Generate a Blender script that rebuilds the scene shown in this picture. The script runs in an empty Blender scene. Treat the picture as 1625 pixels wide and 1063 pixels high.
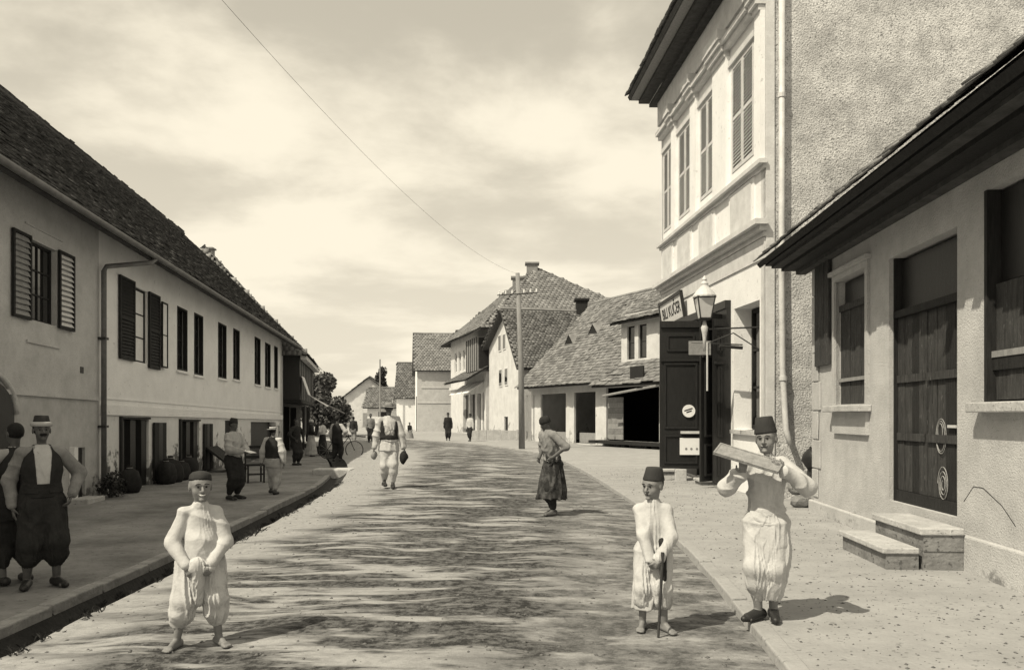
import bpy, bmesh, math, random
import numpy as np
from mathutils import Vector, Matrix

random.seed(7); RNG = np.random.default_rng(7)
sc = bpy.context.scene
COL = sc.collection
R = math.radians

# ------------------------------------------------------------------ camera
CAMZ, FPX, HY = 1.58, 1250.0, 660.0
cam_d = bpy.data.cameras.new("camera"); cam = bpy.data.objects.new("camera", cam_d); COL.objects.link(cam)
cam.location = (0, 0, CAMZ); cam.rotation_euler = (R(90), 0, 0)
cam_d.sensor_width = 36; cam_d.lens = FPX / 1625 * 36; cam_d.shift_y = (HY - 531.5) / 1625
cam_d.clip_start = 0.05; cam_d.clip_end = 6000
sc.camera = cam

# ------------------------------------------------------------------ light
SUN_EL = 52.0; SDX, SDY = 0.76, 0.65           # horizontal direction in which the shadows fall
TINT = (1.0, 0.915, 0.735)
w = bpy.data.worlds.new("World"); sc.world = w; w.use_nodes = True
nt = w.node_tree; nt.nodes.clear()
def WN(t, **k):
    n = nt.nodes.new(t)
    for a, b in k.items(): setattr(n, a, b)
    return n
sky = WN('ShaderNodeTexSky', sky_type='NISHITA', sun_disc=False)
sky.sun_elevation = R(SUN_EL); sky.sun_rotation = math.atan2(-SDX, -SDY); sky.dust_density = 2.0
sepb = WN('ShaderNodeRGBToBW'); nt.links.new(sky.outputs[0], sepb.inputs[0])
tc = WN('ShaderNodeTexCoord')
sep = WN('ShaderNodeSeparateXYZ'); nt.links.new(tc.outputs['Generated'], sep.inputs[0])
zz = WN('ShaderNodeMath', operation='MAXIMUM'); nt.links.new(sep.outputs[2], zz.inputs[0]); zz.inputs[1].default_value = 0.0
za = WN('ShaderNodeMath', operation='ADD'); nt.links.new(zz.outputs[0], za.inputs[0]); za.inputs[1].default_value = 0.16
cv = WN('ShaderNodeVectorMath', operation='DIVIDE'); nt.links.new(tc.outputs['Generated'], cv.inputs[0])
cz = WN('ShaderNodeCombineXYZ'); [nt.links.new(za.outputs[0], cz.inputs[i]) for i in range(3)]
nt.links.new(cz.outputs[0], cv.inputs[1])
mp = WN('ShaderNodeMapping'); nt.links.new(cv.outputs[0], mp.inputs[0])
mp.inputs['Location'].default_value = (4.3, 2.35, 0); mp.inputs['Scale'].default_value = (1.0, 1.0, 1.0)
n1 = WN('ShaderNodeTexNoise'); nt.links.new(mp.outputs[0], n1.inputs[0])
n1.inputs['Scale'].default_value = 1.5; n1.inputs['Detail'].default_value = 10; n1.inputs['Roughness'].default_value = 0.54; n1.inputs['Distortion'].default_value = 0.15
cr = WN('ShaderNodeValToRGB'); nt.links.new(n1.outputs[0], cr.inputs[0])
cr.color_ramp.elements[0].position = 0.40; cr.color_ramp.elements[1].position = 0.64; cr.color_ramp.interpolation = 'EASE'
cr.color_ramp.elements[0].color = (0, 0, 0, 1); cr.color_ramp.elements[1].color = (1, 1, 1, 1)
mixv = WN('ShaderNodeMix', data_type='FLOAT')
lo = WN('ShaderNodeMath', operation='MULTIPLY_ADD'); nt.links.new(sepb.outputs[0], lo.inputs[0]); lo.inputs[1].default_value = 0.5; lo.inputs[2].default_value = 4.3
hz = WN('ShaderNodeMapRange'); nt.links.new(zz.outputs[0], hz.inputs[0]); hz.inputs[1].default_value = 0.0; hz.inputs[2].default_value = 0.45; hz.inputs[3].default_value = 1.5; hz.inputs[4].default_value = 0.0
lo2 = WN('ShaderNodeMath', operation='ADD'); nt.links.new(lo.outputs[0], lo2.inputs[0]); nt.links.new(hz.outputs[0], lo2.inputs[1])
nt.links.new(cr.outputs[0], mixv.inputs[0]); nt.links.new(lo2.outputs[0], mixv.inputs[2]); mixv.inputs[3].default_value = 9.0
tint = WN('ShaderNodeMix', data_type='RGBA', blend_type='MULTIPLY'); tint.inputs[0].default_value = 1
cc = WN('ShaderNodeCombineXYZ'); [nt.links.new(mixv.outputs[0], cc.inputs[i]) for i in range(3)]
nt.links.new(cc.outputs[0], tint.inputs[6]); tint.inputs[7].default_value = (*TINT, 1)
bg = WN('ShaderNodeBackground'); nt.links.new(tint.outputs[2], bg.inputs[0]); bg.inputs[1].default_value = 0.10
wo = WN('ShaderNodeOutputWorld'); nt.links.new(bg.outputs[0], wo.inputs[0])

sun_d = bpy.data.lights.new("sun", 'SUN'); sun = bpy.data.objects.new("sun", sun_d); COL.objects.link(sun)
sun_d.energy = 4.4; sun_d.angle = R(0.5); sun_d.color = TINT
sdir = Vector((SDX * math.cos(R(SUN_EL)), SDY * math.cos(R(SUN_EL)), -math.sin(R(SUN_EL))))
sun.rotation_euler = sdir.to_track_quat('-Z', 'Y').to_euler(); sun.location = (-20, -20, 40)
sc.view_settings.view_transform = 'Standard'; sc.view_settings.look = 'None'
sc.view_settings.exposure = 0.16; sc.view_settings.gamma = 1.0
sc.render.engine = 'CYCLES'

# ------------------------------------------------------------------ materials (neutral greys; the light is warm)
MATS = {}
def mat(name, base, dark=None, scale=3.0, rough=0.9, bump=0.3, bscale=None, detail=13, stretch=(1, 1, 1), thr=(0.35, 0.65),
        spec=0.2, speck=None, stain=None, bdist=0.02, island=0):
    """noise-mottled grey; speck=(scale, threshold, value): dark flecks; stain=(scale, threshold, value, ztop): patches of lost paint low down"""
    if name in MATS: return MATS[name]
    m = bpy.data.materials.new(name); m.use_nodes = True; t = m.node_tree; N = t.nodes; L = t.links
    b = N['Principled BSDF']; b.inputs['Roughness'].default_value = rough; b.inputs['Specular IOR Level'].default_value = spec
    g = N.new('ShaderNodeNewGeometry'); mpn = N.new('ShaderNodeMapping'); L.new(g.outputs['Position'], mpn.inputs[0]); mpn.inputs['Scale'].default_value = stretch
    no = N.new('ShaderNodeTexNoise'); L.new(mpn.outputs[0], no.inputs[0]); no.inputs['Scale'].default_value = scale; no.inputs['Detail'].default_value = detail; no.inputs['Roughness'].default_value = 0.74
    ra = N.new('ShaderNodeValToRGB'); L.new(no.outputs[0], ra.inputs[0])
    d = dark if dark is not None else base * 0.72
    ra.color_ramp.elements[0].position, ra.color_ramp.elements[1].position = thr
    ra.color_ramp.elements[0].color = (d, d, d, 1); ra.color_ramp.elements[1].color = (base, base, base, 1)
    col = ra.outputs[0]
    def over(fac, val, col):
        mx = N.new('ShaderNodeMix'); mx.data_type = 'RGBA'; L.new(fac, mx.inputs[0]); L.new(col, mx.inputs[6]); mx.inputs[7].default_value = (val, val, val, 1); return mx.outputs[2]
    def thresh(src, a, c):
        r = N.new('ShaderNodeMapRange'); L.new(src, r.inputs[0]); r.inputs[1].default_value = a; r.inputs[2].default_value = c; return r.outputs[0]
    if speck:
        s = N.new('ShaderNodeTexNoise'); L.new(mpn.outputs[0], s.inputs[0]); s.inputs['Scale'].default_value = speck[0]; s.inputs['Detail'].default_value = 3
        col = over(thresh(s.outputs[0], speck[1], speck[1] + 0.06), speck[2], col)
    if stain:
        s = N.new('ShaderNodeTexNoise'); L.new(g.outputs['Position'], s.inputs[0]); s.inputs['Scale'].default_value = stain[0]; s.inputs['Detail'].default_value = 7; s.inputs['Roughness'].default_value = 0.7
        sp = N.new('ShaderNodeSeparateXYZ'); L.new(g.outputs['Position'], sp.inputs[0])
        zr = N.new('ShaderNodeMapRange'); L.new(sp.outputs[2], zr.inputs[0]); zr.inputs[1].default_value = 0; zr.inputs[2].default_value = stain[3]; zr.inputs[3].default_value = 0.12; zr.inputs[4].default_value = -0.22
        ad = N.new('ShaderNodeMath'); L.new(s.outputs[0], ad.inputs[0]); L.new(zr.outputs[0], ad.inputs[1])
        col = over(thresh(ad.outputs[0], stain[1], stain[1] + 0.07), stain[2], col)
    if island:
        mr = N.new('ShaderNodeMapRange'); L.new(g.outputs['Random Per Island'], mr.inputs[0]); mr.inputs[3].default_value = 1 - island; mr.inputs[4].default_value = 1 + island
        mm = N.new('ShaderNodeMix'); mm.data_type = 'RGBA'; mm.blend_type = 'MULTIPLY'; mm.inputs[0].default_value = 1; L.new(col, mm.inputs[6]); L.new(mr.outputs[0], mm.inputs[7]); col = mm.outputs[2]
    L.new(col, b.inputs['Base Color'])
    if bump:
        bn = N.new('ShaderNodeTexNoise'); L.new(mpn.outputs[0], bn.inputs[0]); bn.inputs['Scale'].default_value = bscale or scale * 6; bn.inputs['Detail'].default_value = 5
        bp = N.new('ShaderNodeBump'); L.new(bn.outputs[0], bp.inputs['Height']); bp.inputs['Strength'].default_value = bump; bp.inputs['Distance'].default_value = bdist
        L.new(bp.outputs[0], b.inputs['Normal'])
    MATS[name] = m; return m

PLASTER = mat('white_plaster', 0.84, 0.74, 1.6, bump=0.35, bscale=30, speck=(9, 0.66, 0.6))
PLASTER_L = mat('limewash', 0.86, 0.74, 1.3, bump=0.35, bscale=26, speck=(7, 0.68, 0.6))
PLASTER_LOW = mat('peeling_limewash', 0.74, 0.6, 1.5, bump=0.5, bscale=18, stain=(2.2, 0.51, 0.13, 1.9))
PLASTER_GREY = mat('grey_plaster', 0.56, 0.43, 2.2, bump=0.5, bscale=45, speck=(60, 0.6, 0.33))
PLASTER_GREY_LOW = mat('grey_plaster_worn', 0.5, 0.36, 2.2, bump=0.5, bscale=35, stain=(2.6, 0.58, 0.16, 1.4))
HOUSE_WALL = mat('weathered_plaster', 0.54, 0.40, 1.8, bump=0.55, bscale=55, speck=(75, 0.62, 0.27), stain=(2.4, 0.62, 0.22, 0.7))
STUCCO = mat('rough_stucco', 0.64, 0.40, 1.8, bump=0.9, bscale=32, speck=(34, 0.57, 0.24), thr=(0.4, 0.6), bdist=0.03)
TRIM = mat('trim_plaster', 0.66, 0.5, 3, bump=0.3, bscale=30)
TILE_DARK = mat('dark_roof_tile', 0.085, 0.035, 4.0, bump=0.5, bscale=30, thr=(0.3, 0.7), island=.5)
TILE_MID = mat('grey_roof_tile', 0.19, 0.09, 1.3, bump=0.4, bscale=25, island=.35)
TILE_LIGHT = mat('pale_roof_tile', 0.27, 0.16, 1.0, bump=0.4, bscale=25, island=.25)
SHINGLE = mat('wooden_shingle', 0.27, 0.13, 1.6, bump=0.4, bscale=30, island=.35)
WOOD_DARK = mat('dark_wood', 0.032, 0.014, 6, rough=0.7, bump=0.4, stretch=(6, 6, 0.6))
WOOD_BLACK = mat('black_paint', 0.02, 0.011, 7, rough=0.45, bump=0.2, stretch=(4, 4, 0.6), spec=0.4)
WOOD_WORN = mat('worn_brown_wood', 0.085, 0.022, 5, rough=0.8, bump=0.5, stretch=(5, 5, 0.7), thr=(0.32, 0.72), speck=(14, 0.66, 0.16))
WOOD_GREY = mat('weathered_board', 0.34, 0.2, 5, bump=0.5, stretch=(5, 5, 0.8))
WOOD_PALE = mat('pale_painted_wood', 0.7, 0.55, 5, bump=0.25, stretch=(4, 4, 0.8))
PITCH = mat('shade_black_boards', 0.009, 0.005, 4, bump=0.2, spec=0.05)  # near-black boards; shade inside the open stalls is put into the colour
SHUTTER = mat('grey_shutter_paint', 0.62, 0.5, 5, bump=0.25)
PLASTER_FAR = mat('dirty_plaster', 0.66, 0.5, 1.2, bump=0.4, bscale=14, stain=(1.2, 0.58, 0.3, 3.0))
WOOD_POLE = mat('pole_wood', 0.30, 0.18, 6, bump=0.5, stretch=(6, 6, 0.5))
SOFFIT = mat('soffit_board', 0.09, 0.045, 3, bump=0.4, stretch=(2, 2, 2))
ZINC = mat('zinc_sheet', 0.62, 0.45, 4, rough=0.55, bump=0.15, spec=0.5)
ZINC_DARK = mat('dull_gutter', 0.16, 0.09, 4, rough=0.6, bump=0.15, spec=0.4)
IRON = mat('black_iron', 0.025, 0.015, 8, rough=0.5, bump=0.2, spec=0.5)
STONE = mat('pale_stone', 0.52, 0.36, 4, bump=0.5, bscale=30, speck=(30, 0.62, 0.25))
STONE_DARK = mat('grey_stone', 0.27, 0.15, 4, bump=0.6, bscale=25, speck=(22, 0.6, 0.1))
BRICK = mat('chimney_brick', 0.28, 0.17, 6, bump=0.5)
GLASS = mat('dark_glass', 0.02, 0.015, 1, rough=0.06, bump=0, spec=0.8)
AWNING_SKYPANE = mat('awning_cloth_sky_pane', 0.8, 0.7, 6, bump=0.2)  # pale awning cloth, also the sky reflection painted on window panes
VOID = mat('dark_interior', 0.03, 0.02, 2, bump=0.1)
SKIN = mat('skin', 0.23, 0.17, 9, rough=0.6, bump=0.1, bscale=120, spec=0.35)
SKIN_DARK = mat('tanned_skin', 0.12, 0.08, 9, rough=0.6, bump=0.1, bscale=120, spec=0.35)
HAIR = mat('dark_hair', 0.02, 0.01, 30, rough=0.7, bump=0.6, bscale=90)
LINEN = mat('white_linen', 0.54, 0.42, 7, bump=0.35, bscale=60, bdist=0.01)
LINEN_SOILED = mat('soiled_linen', 0.50, 0.2, 4.5, bump=0.35, bscale=60, thr=(0.28, 0.5), bdist=0.01)
CLOTH_GREY = mat('grey_cloth', 0.27, 0.17, 7, bump=0.4, bscale=70, bdist=0.01)
CLOTH_PALE = mat('pale_grey_cloth', 0.45, 0.32, 7, bump=0.4, bscale=70, bdist=0.01)
CLOTH_DARK = mat('dark_cloth', 0.035, 0.018, 7, bump=0.4, bscale=70, bdist=0.01)
CLOTH_SKIRT = mat('dark_patterned_cloth', 0.11, 0.025, 9, bump=0.5, bscale=60, thr=(0.42, 0.68), bdist=0.012)
FELT = mat('dark_felt', 0.045, 0.03, 12, bump=0.35, bscale=90, bdist=0.01)
STRAW = mat('straw', 0.55, 0.4, 20, bump=0.4, bscale=80)
LEATHER = mat('dark_leather', 0.03, 0.018, 8, rough=0.5, bump=0.3, spec=0.4)
PAPER = mat('white_paper', 0.82, 0.76, 6, bump=0.05)
INK = mat('printing_ink', 0.03, 0.02, 6, bump=0)
CHALK = mat('chalk', 0.42, 0.15, 40, bump=0)
LEAF = mat('leaf', 0.10, 0.045, 5, rough=0.6, bump=0.2, spec=0.3)
LEAF_DARK = mat('dark_leaf', 0.05, 0.02, 5, rough=0.6, bump=0.2, spec=0.3)
BARK = mat('bark', 0.1, 0.05, 6, bump=0.7, stretch=(4, 4, 1))
GROUND = mat('earth', 0.30, 0.2, 0.8, bump=0.5, bscale=12)
WALK_R = mat('dusty_pavement', 0.36, 0.27, 1.3, bump=0.55, bscale=26, speck=(17, 0.635, 0.17), stretch=(1, 1.3, 1))
WALK_L = mat('gravel_pavement', 0.31, 0.13, 0.7, bump=0.7, bscale=24, speck=(16, 0.63, 0.14))
DITCH = mat('ditch_earth_shade', 0.035, 0.016, 3, rough=0.8, bump=0.8, bscale=18)  # near-black: the shade lying in the ditch is painted into its earth
KERB = mat('kerb_stone', 0.36, 0.2, 4, bump=0.6, bscale=30, speck=(20, 0.62, 0.22))
PEBBLE = mat('pebble', 0.17, 0.08, 3, bump=0.2)

def road_material():
    m = bpy.data.materials.new('rutted_road'); m.use_nodes = True; t = m.node_tree; N = t.nodes; L = t.links
    b = N['Principled BSDF']; b.inputs['Roughness'].default_value = 0.92; b.inputs['Specular IOR Level'].default_value = 0.15
    uv = N.new('ShaderNodeUVMap'); uv.uv_map = 'road'
    def noise(scale, st, detail=5, loc=(0, 0, 0), rough=0.6, dist=0.0):
        mpn = N.new('ShaderNodeMapping'); L.new(uv.outputs[0], mpn.inputs[0]); mpn.inputs['Scale'].default_value = st; mpn.inputs['Location'].default_value = loc
        no = N.new('ShaderNodeTexNoise'); L.new(mpn.outputs[0], no.inputs[0]); no.inputs['Scale'].default_value = scale; no.inputs['Detail'].default_value = detail
        no.inputs['Roughness'].default_value = rough; no.inputs['Distortion'].default_value = dist; return no.outputs[0]
    def M(op, a, c, d=None):
        n = N.new('ShaderNodeMath'); n.operation = op
        for i, x in enumerate((a, c, d)):
            if x is None: continue
            if isinstance(x, (int, float)): n.inputs[i].default_value = x
            else: L.new(x, n.inputs[i])
        return n.outputs[0]
    def ramp(x, a, c, lo=0.0, hi=1.0):
        r = N.new('ShaderNodeMapRange'); r.interpolation_type = 'SMOOTHSTEP'; L.new(x, r.inputs[0])
        for i, v in enumerate((a, c, lo, hi)): r.inputs[1 + i].default_value = v
        return r.outputs[0]
    sp = N.new('ShaderNodeSeparateXYZ'); L.new(uv.outputs[0], sp.inputs[0]); U = sp.outputs[0]
    wob = noise(0.5, (0.3, 1, 1), 4); edge = noise(1.0, (0.55, 1.6, 1), 6, (3, 1, 0))
    Uw = M('ADD', U, M('MULTIPLY_ADD', edge, 3.4, -1.7))
    band = M('MULTIPLY', ramp(Uw, 0.7, 1.7), ramp(Uw, 5.3, 4.3))          # damp churned middle of the road
    strk = M('ADD', M('MULTIPLY', noise(1.0, (0.6, 1.9, 1), 9, (0, 7, 0), 0.62, 0.4), 0.55), M('MULTIPLY', noise(1.0, (1.1, 4.6, 1), 8, (2, 3, 0), 0.62, 0.3), 0.45))               # ridges across the road
    damp_shade = ramp(strk, 0.565, 0.475)  # hollows darkened by damp, with shading of the ridges painted in
    fine = noise(9.0, (1, 1, 1), 10, (5, 2, 0), 0.78)
    grit = ramp(fine, 0.44, 0.58)
    right = M('MULTIPLY', ramp(Uw, 2.2, 1.2), ramp(noise(2.1, (0.7, 1.2, 1), 6, (9, 4, 0), 0.75), 0.36, 0.58))
    wet = M('MAXIMUM', M('MULTIPLY', band, damp_shade), M('MULTIPLY', right, 0.85))
    wet = M('MULTIPLY', wet, M('MULTIPLY_ADD', grit, -0.25, 1.0))
    def mixc(f, a, c):
        x = N.new('ShaderNodeMix'); x.data_type = 'RGBA'; L.new(f, x.inputs[0])
        for i, v in ((6, a), (7, c)):
            if isinstance(v, float): x.inputs[i].default_value = (v, v, v, 1)
            else: L.new(v, x.inputs[i])
        return x.outputs[2]
    dust = mixc(wob, 0.28, 0.37); dust = mixc(M('MULTIPLY', grit, 0.5), dust, 0.2)
    wet_shade_col = mixc(ramp(fine, 0.4, 0.66), 0.025, 0.095)
    L.new(mixc(wet, dust, wet_shade_col), b.inputs['Base Color'])
    h = M('ADD', M('MULTIPLY', strk, 0.8), M('MULTIPLY', noise(14.0, (1, 1, 1), 6, (1, 1, 0), 0.7), 0.22))
    bp = N.new('ShaderNodeBump'); L.new(h, bp.inputs['Height']); bp.inputs['Strength'].default_value = 0.7; bp.inputs['Distance'].default_value = 0.09
    L.new(bp.outputs[0], b.inputs['Normal']); return m
ROAD = road_material()

# ------------------------------------------------------------------ helpers: objects
WLOC = {}
def tag(o, label, cat, group=None):
    o['label'] = label; o['category'] = cat
    if group: o['group'] = group
    return o
def empty(name, loc, label, cat, group=None, rz=0.0):
    o = bpy.data.objects.new(name, None); COL.objects.link(o); o.location = loc; o.rotation_euler = (0, 0, rz)
    o.empty_display_size = 0.2; WLOC[o.name] = Vector(loc); tag(o, label, cat, group); return o
def link_mesh(name, me, m, parent=None, c=(0, 0, 0), kind=None, smooth=False):
    if m is not None and not me.materials: me.materials.append(m)
    o = bpy.data.objects.new(name, me); COL.objects.link(o)
    c = Vector(c); WLOC[o.name] = c
    if parent is not None:
        o.parent = parent; o.location = c - WLOC[parent.name]
    else: o.location = c
    if kind: o['kind'] = kind
    if smooth:
        me.polygons.foreach_set('use_smooth', np.ones(len(me.polygons), bool))
    return o
def fast_mesh(name, V, F):
    """V (n,3), F (m,k) arrays with k = 3 or 4"""
    me = bpy.data.meshes.new(name); V = np.asarray(V, np.float32); F = np.asarray(F, np.int32); k = F.shape[1]
    me.vertices.add(len(V)); me.vertices.foreach_set('co', V.ravel())
    me.loops.add(F.size); me.loops.foreach_set('vertex_index', F.ravel())
    me.polygons.add(len(F)); me.polygons.foreach_set('loop_start', np.arange(len(F), dtype=np.int32) * k)
    try: me.polygons.foreach_set('loop_total', np.full(len(F), k, np.int32))
    except Exception: pass
    me.update(calc_edges=True); me.validate(); return me

class Fr:
    """facade frame: u along the wall, v up, w outward from the wall"""
    def __init__(s, P, Q, out, k=0.0):
        s.P = Vector(P); d = Vector((Q[0] - P[0], Q[1] - P[1], 0)); s.L = d.length; s.U = d.normalized()
        n = Vector((s.U.y, -s.U.x, 0)); s.N = n if n.dot(Vector((*out, 0))) > 0 else -n; s.k = k
    def pt(s, u, v, w=0.0):
        p = s.P + s.U * u + s.N * w; return Vector((p.x, p.y, s.P.z + v * (1 - s.k * u)))
    def px(s, x, y, wd=0.0):
        """where the sight line through a point of the photograph meets this wall: (u, v)"""
        r = (x - 812.5) / FPX; o = s.P + s.N * wd
        u = (r * o.y - o.x) / (s.U.x - r * s.U.y); Y = o.y + s.U.y * u
        z = CAMZ + (HY - y) / FPX * Y; return u, (z - s.P.z) / (1 - s.k * u)
    def u(s, x, wd=0.0): return s.px(x, HY, wd)[0]
    def rect(s, x0, x1, yt, yb, wd=0.0):
        """u range from two picture columns, v range from two picture rows taken at their middle"""
        xm = (x0 + x1) / 2; a, b = s.u(x0, wd), s.u(x1, wd)
        return min(a, b), max(a, b), s.px(xm, yb, wd)[1], s.px(xm, yt, wd)[1]

class MB:
    def __init__(s): s.v = []; s.f = []
    def add(s, vs, fs):
        n = len(s.v); s.v += [Vector(p) for p in vs]; s.f += [[i + n for i in f] for f in fs]; return s
    def hexa(s, p): return s.add(p, [(0, 1, 2, 3), (7, 6, 5, 4), (0, 4, 5, 1), (1, 5, 6, 2), (2, 6, 7, 3), (3, 7, 4, 0)])
    def box(s, fr, u0, u1, v0, v1, w0, w1):
        return s.hexa([fr.pt(u0, v0, w0), fr.pt(u1, v0, w0), fr.pt(u1, v1, w0), fr.pt(u0, v1, w0), fr.pt(u0, v0, w1), fr.pt(u1, v0, w1), fr.pt(u1, v1, w1), fr.pt(u0, v1, w1)])
    def abox(s, x0, x1, y0, y1, z0, z1):
        return s.hexa([(x0, y0, z0), (x1, y0, z0), (x1, y1, z0), (x0, y1, z0), (x0, y0, z1), (x1, y0, z1), (x1, y1, z1), (x0, y1, z1)])
    def quad(s, *p): return s.add(p, [tuple(range(len(p)))])
    def prism(s, fr, poly, w0, w1):
        n = len(poly); vs = [fr.pt(u, v, w0) for u, v in poly] + [fr.pt(u, v, w1) for u, v in poly]
        return s.add(vs, [tuple(range(n)), tuple(range(2 * n - 1, n - 1, -1))] + [(i, i + n, (i + 1) % n + n, (i + 1) % n) for i in range(n)])
    def slab(s, pts, t):
        """thicken a planar polygon downwards along its normal"""
        n = len(pts); p = [Vector(q) for q in pts]; nn = (p[1] - p[0]).cross(p[2] - p[0]).normalized()
        if nn.z < 0: nn = -nn
        vs = p + [q - nn * t for q in p]
        return s.add(vs, [tuple(range(n)), tuple(range(2 * n - 1, n - 1, -1))] + [(i, i + n, (i + 1) % n + n, (i + 1) % n) for i in range(n)])
    def tube(s, path, r, n=10, caps=True):
        path = [Vector(p) for p in path]; rs = r if isinstance(r, (list, tuple)) else [r] * len(path); rings = []
        for i, p in enumerate(path):
            d = (path[min(i + 1, len(path) - 1)] - path[max(i - 1, 0)]).normalized()
            a = d.orthogonal().normalized() if i == 0 else (pa - d * pa.dot(d)).normalized()
            pa = a; b = d.cross(a)
            rings.append([p + (a * math.cos(t) + b * math.sin(t)) * rs[i] for t in [2 * math.pi * j / n for j in range(n)]])
        vs = [q for rg in rings for q in rg]; fs = []
        for i in range(len(path) - 1):
            for j in range(n): fs.append((i * n + j, i * n + (j + 1) % n, (i + 1) * n + (j + 1) % n, (i + 1) * n + j))
        if caps: fs += [tuple(range(n - 1, -1, -1)), tuple(range((len(path) - 1) * n, len(path) * n))]
        return s.add(vs, fs)
    def lathe(s, prof, c=(0, 0, 0), n=16, M=None, sx=1.0, sy=1.0):
        vs = []; fs = []
        for r, z in prof:
            for j in range(n):
                t = 2 * math.pi * j / n; p = Vector((r * sx * math.cos(t), r * sy * math.sin(t), z))
                vs.append((M @ p if M is not None else p) + Vector(c))
        for i in range(len(prof) - 1):
            for j in range(n): fs.append((i * n + j, i * n + (j + 1) % n, (i + 1) * n + (j + 1) % n, (i + 1) * n + j))
        fs += [tuple(range(n - 1, -1, -1)), tuple(range((len(prof) - 1) * n, len(prof) * n))]
        return s.add(vs, fs)
    def build(s, name, m, parent=None, kind=None, smooth=False, bevel=0, local=False):
        me = bpy.data.meshes.new(name)
        a = np.array([tuple(p) for p in s.v]); c = (a.min(0) + a.max(0)) / 2
        if local: c = np.zeros(3)
        me.from_pydata([tuple(p) for p in (a - c)], [], s.f)
        bm = bmesh.new(); bm.from_mesh(me); bmesh.ops.recalc_face_normals(bm, faces=bm.faces); bm.to_mesh(me); bm.free()
        if local:
            me.materials.append(m); o = bpy.data.objects.new(name, me); COL.objects.link(o); o.parent = parent
            if kind: o['kind'] = kind
            WLOC[o.name] = WLOC[parent.name]
            if smooth: me.polygons.foreach_set('use_smooth', np.ones(len(me.polygons), bool))
        else: o = link_mesh(name, me, m, parent, c, kind, smooth)
        if bevel:
            bv = o.modifiers.new('bevel', 'BEVEL'); bv.width = bevel; bv.segments = 2; bv.limit_method = 'ANGLE'
        return o
def B(): return MB()

def part_box(name, m, parent, fr, u0, u1, v0, v1, w0, w1, bevel=0):
    return B().box(fr, u0, u1, v0, v1, w0, w1).build(name, m, parent, bevel=bevel)

def wall(mb, fr, u0, u1, v0, v1, ops=(), depth=0.25):
    us = sorted({u0, u1, *[o[0] for o in ops], *[o[1] for o in ops]}); vs = sorted({v0, v1, *[o[2] for o in ops], *[o[3] for o in ops]})
    us = [x for x in us if u0 <= x <= u1]; vs = [x for x in vs if v0 <= x <= v1]
    for a, b in zip(us, us[1:]):
        for c, d in zip(vs, vs[1:]):
            mu, mv = (a + b) / 2, (c + d) / 2
            if any(o[0] < mu < o[1] and o[2] < mv < o[3] for o in ops): continue
            mb.quad(fr.pt(a, c), fr.pt(b, c), fr.pt(b, d), fr.pt(a, d))
    for a, b, c, d in ops:
        q = [(a, c), (b, c), (b, d), (a, d)]
        for i in range(4):
            (x, y), (x2, y2) = q[i], q[(i + 1) % 4]
            mb.quad(fr.pt(x, y), fr.pt(x2, y2), fr.pt(x2, y2, -depth), fr.pt(x, y, -depth))
    return mb

def window(parent, fr, r, w=-0.1, m=WOOD_PALE, bar=0.05, nu=2, nv=3, pane=GLASS, t=0.05):
    """frame with muntins; each pane a sub-part"""
    u0, u1, v0, v1 = r; f = B()
    f.box(fr, u0, u0 + bar, v0, v1, w - t, w); f.box(fr, u1 - bar, u1, v0, v1, w - t, w)
    f.box(fr, u0 + bar, u1 - bar, v0, v0 + bar, w - t, w); f.box(fr, u0 + bar, u1 - bar, v1 - bar, v1, w - t, w)
    iu, iv = (u1 - u0 - 2 * bar) / nu, (v1 - v0 - 2 * bar) / nv; mt = bar * 0.3
    for i in range(1, nu): x = u0 + bar + iu * i; f.box(fr, x - mt, x + mt, v0 + bar, v1 - bar, w - t * .9, w - .004)
    for j in range(1, nv): y = v0 + bar + iv * j; f.box(fr, u0 + bar, u1 - bar, y - mt, y + mt, w - t * .8, w - .008)
    o = f.build('window', m, parent)
    for i in range(nu):
        for j in range(nv):
            a, b = u0 + bar + iu * i, v0 + bar + iv * j
            B().box(fr, a + .004, a + iu - .004, b + .004, b + iv - .004, w - t * .62, w - t * .5).build('pane', pane, o)
    return o

def shutter(parent, fr, r, w=0.03, m=WOOD_DARK, slats=12, mslat=None, t=0.045, rails=1, bar=0.06, tilt=0.5):
    """louvred shutter leaf; each slat a sub-part sharing one mesh per leaf"""
    u0, u1, v0, v1 = r; f = B(); f.box(fr, u0, u0 + bar, v0, v1, w, w + t); f.box(fr, u1 - bar, u1, v0, v1, w, w + t)
    vs = [v0 + (v1 - v0) * i / (rails + 1) for i in range(rails + 2)]
    rl = []
    for i, v in enumerate(vs):
        a = v if i == 0 else (v - bar if i == len(vs) - 1 else v - bar / 2); f.box(fr, u0 + bar, u1 - bar, a, a + bar, w + .003, w + t - .003); rl.append((a, a + bar))
    o = f.build('shutter', m, parent); data = None
    n = max(2, slats // (rails + 1))
    for (a0, a1), (b0, b1) in zip(rl, rl[1:]):
        st = (b0 - a1) / n
        for i in range(n):
            vc = a1 + st * (i + .5); c = fr.pt((u0 + u1) / 2, vc, w + t * .5)
            if data is None:
                hu = (u1 - u0) / 2 - bar + .004; hw = t * .45; hv = st * tilt; th = .007
                vs_ = [];
                for uu in (-hu, hu):
                    for ww, vv in ((hw, -hv), (hw, -hv + th), (-hw, hv + th), (-hw, hv)):
                        vs_.append(fr.U * uu + fr.N * ww + Vector((0, 0, vv)))
                mb = B().add(vs_, [(0, 1, 2, 3), (7, 6, 5, 4), (0, 4, 5, 1), (1, 5, 6, 2), (2, 6, 7, 3), (3, 7, 4, 0)])
                so = mb.build('slat', mslat or m, o); data = so.data; so.location = c - WLOC[o.name]
            else:
                so = link_mesh('slat', data, None, o, c)
    return o

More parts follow.
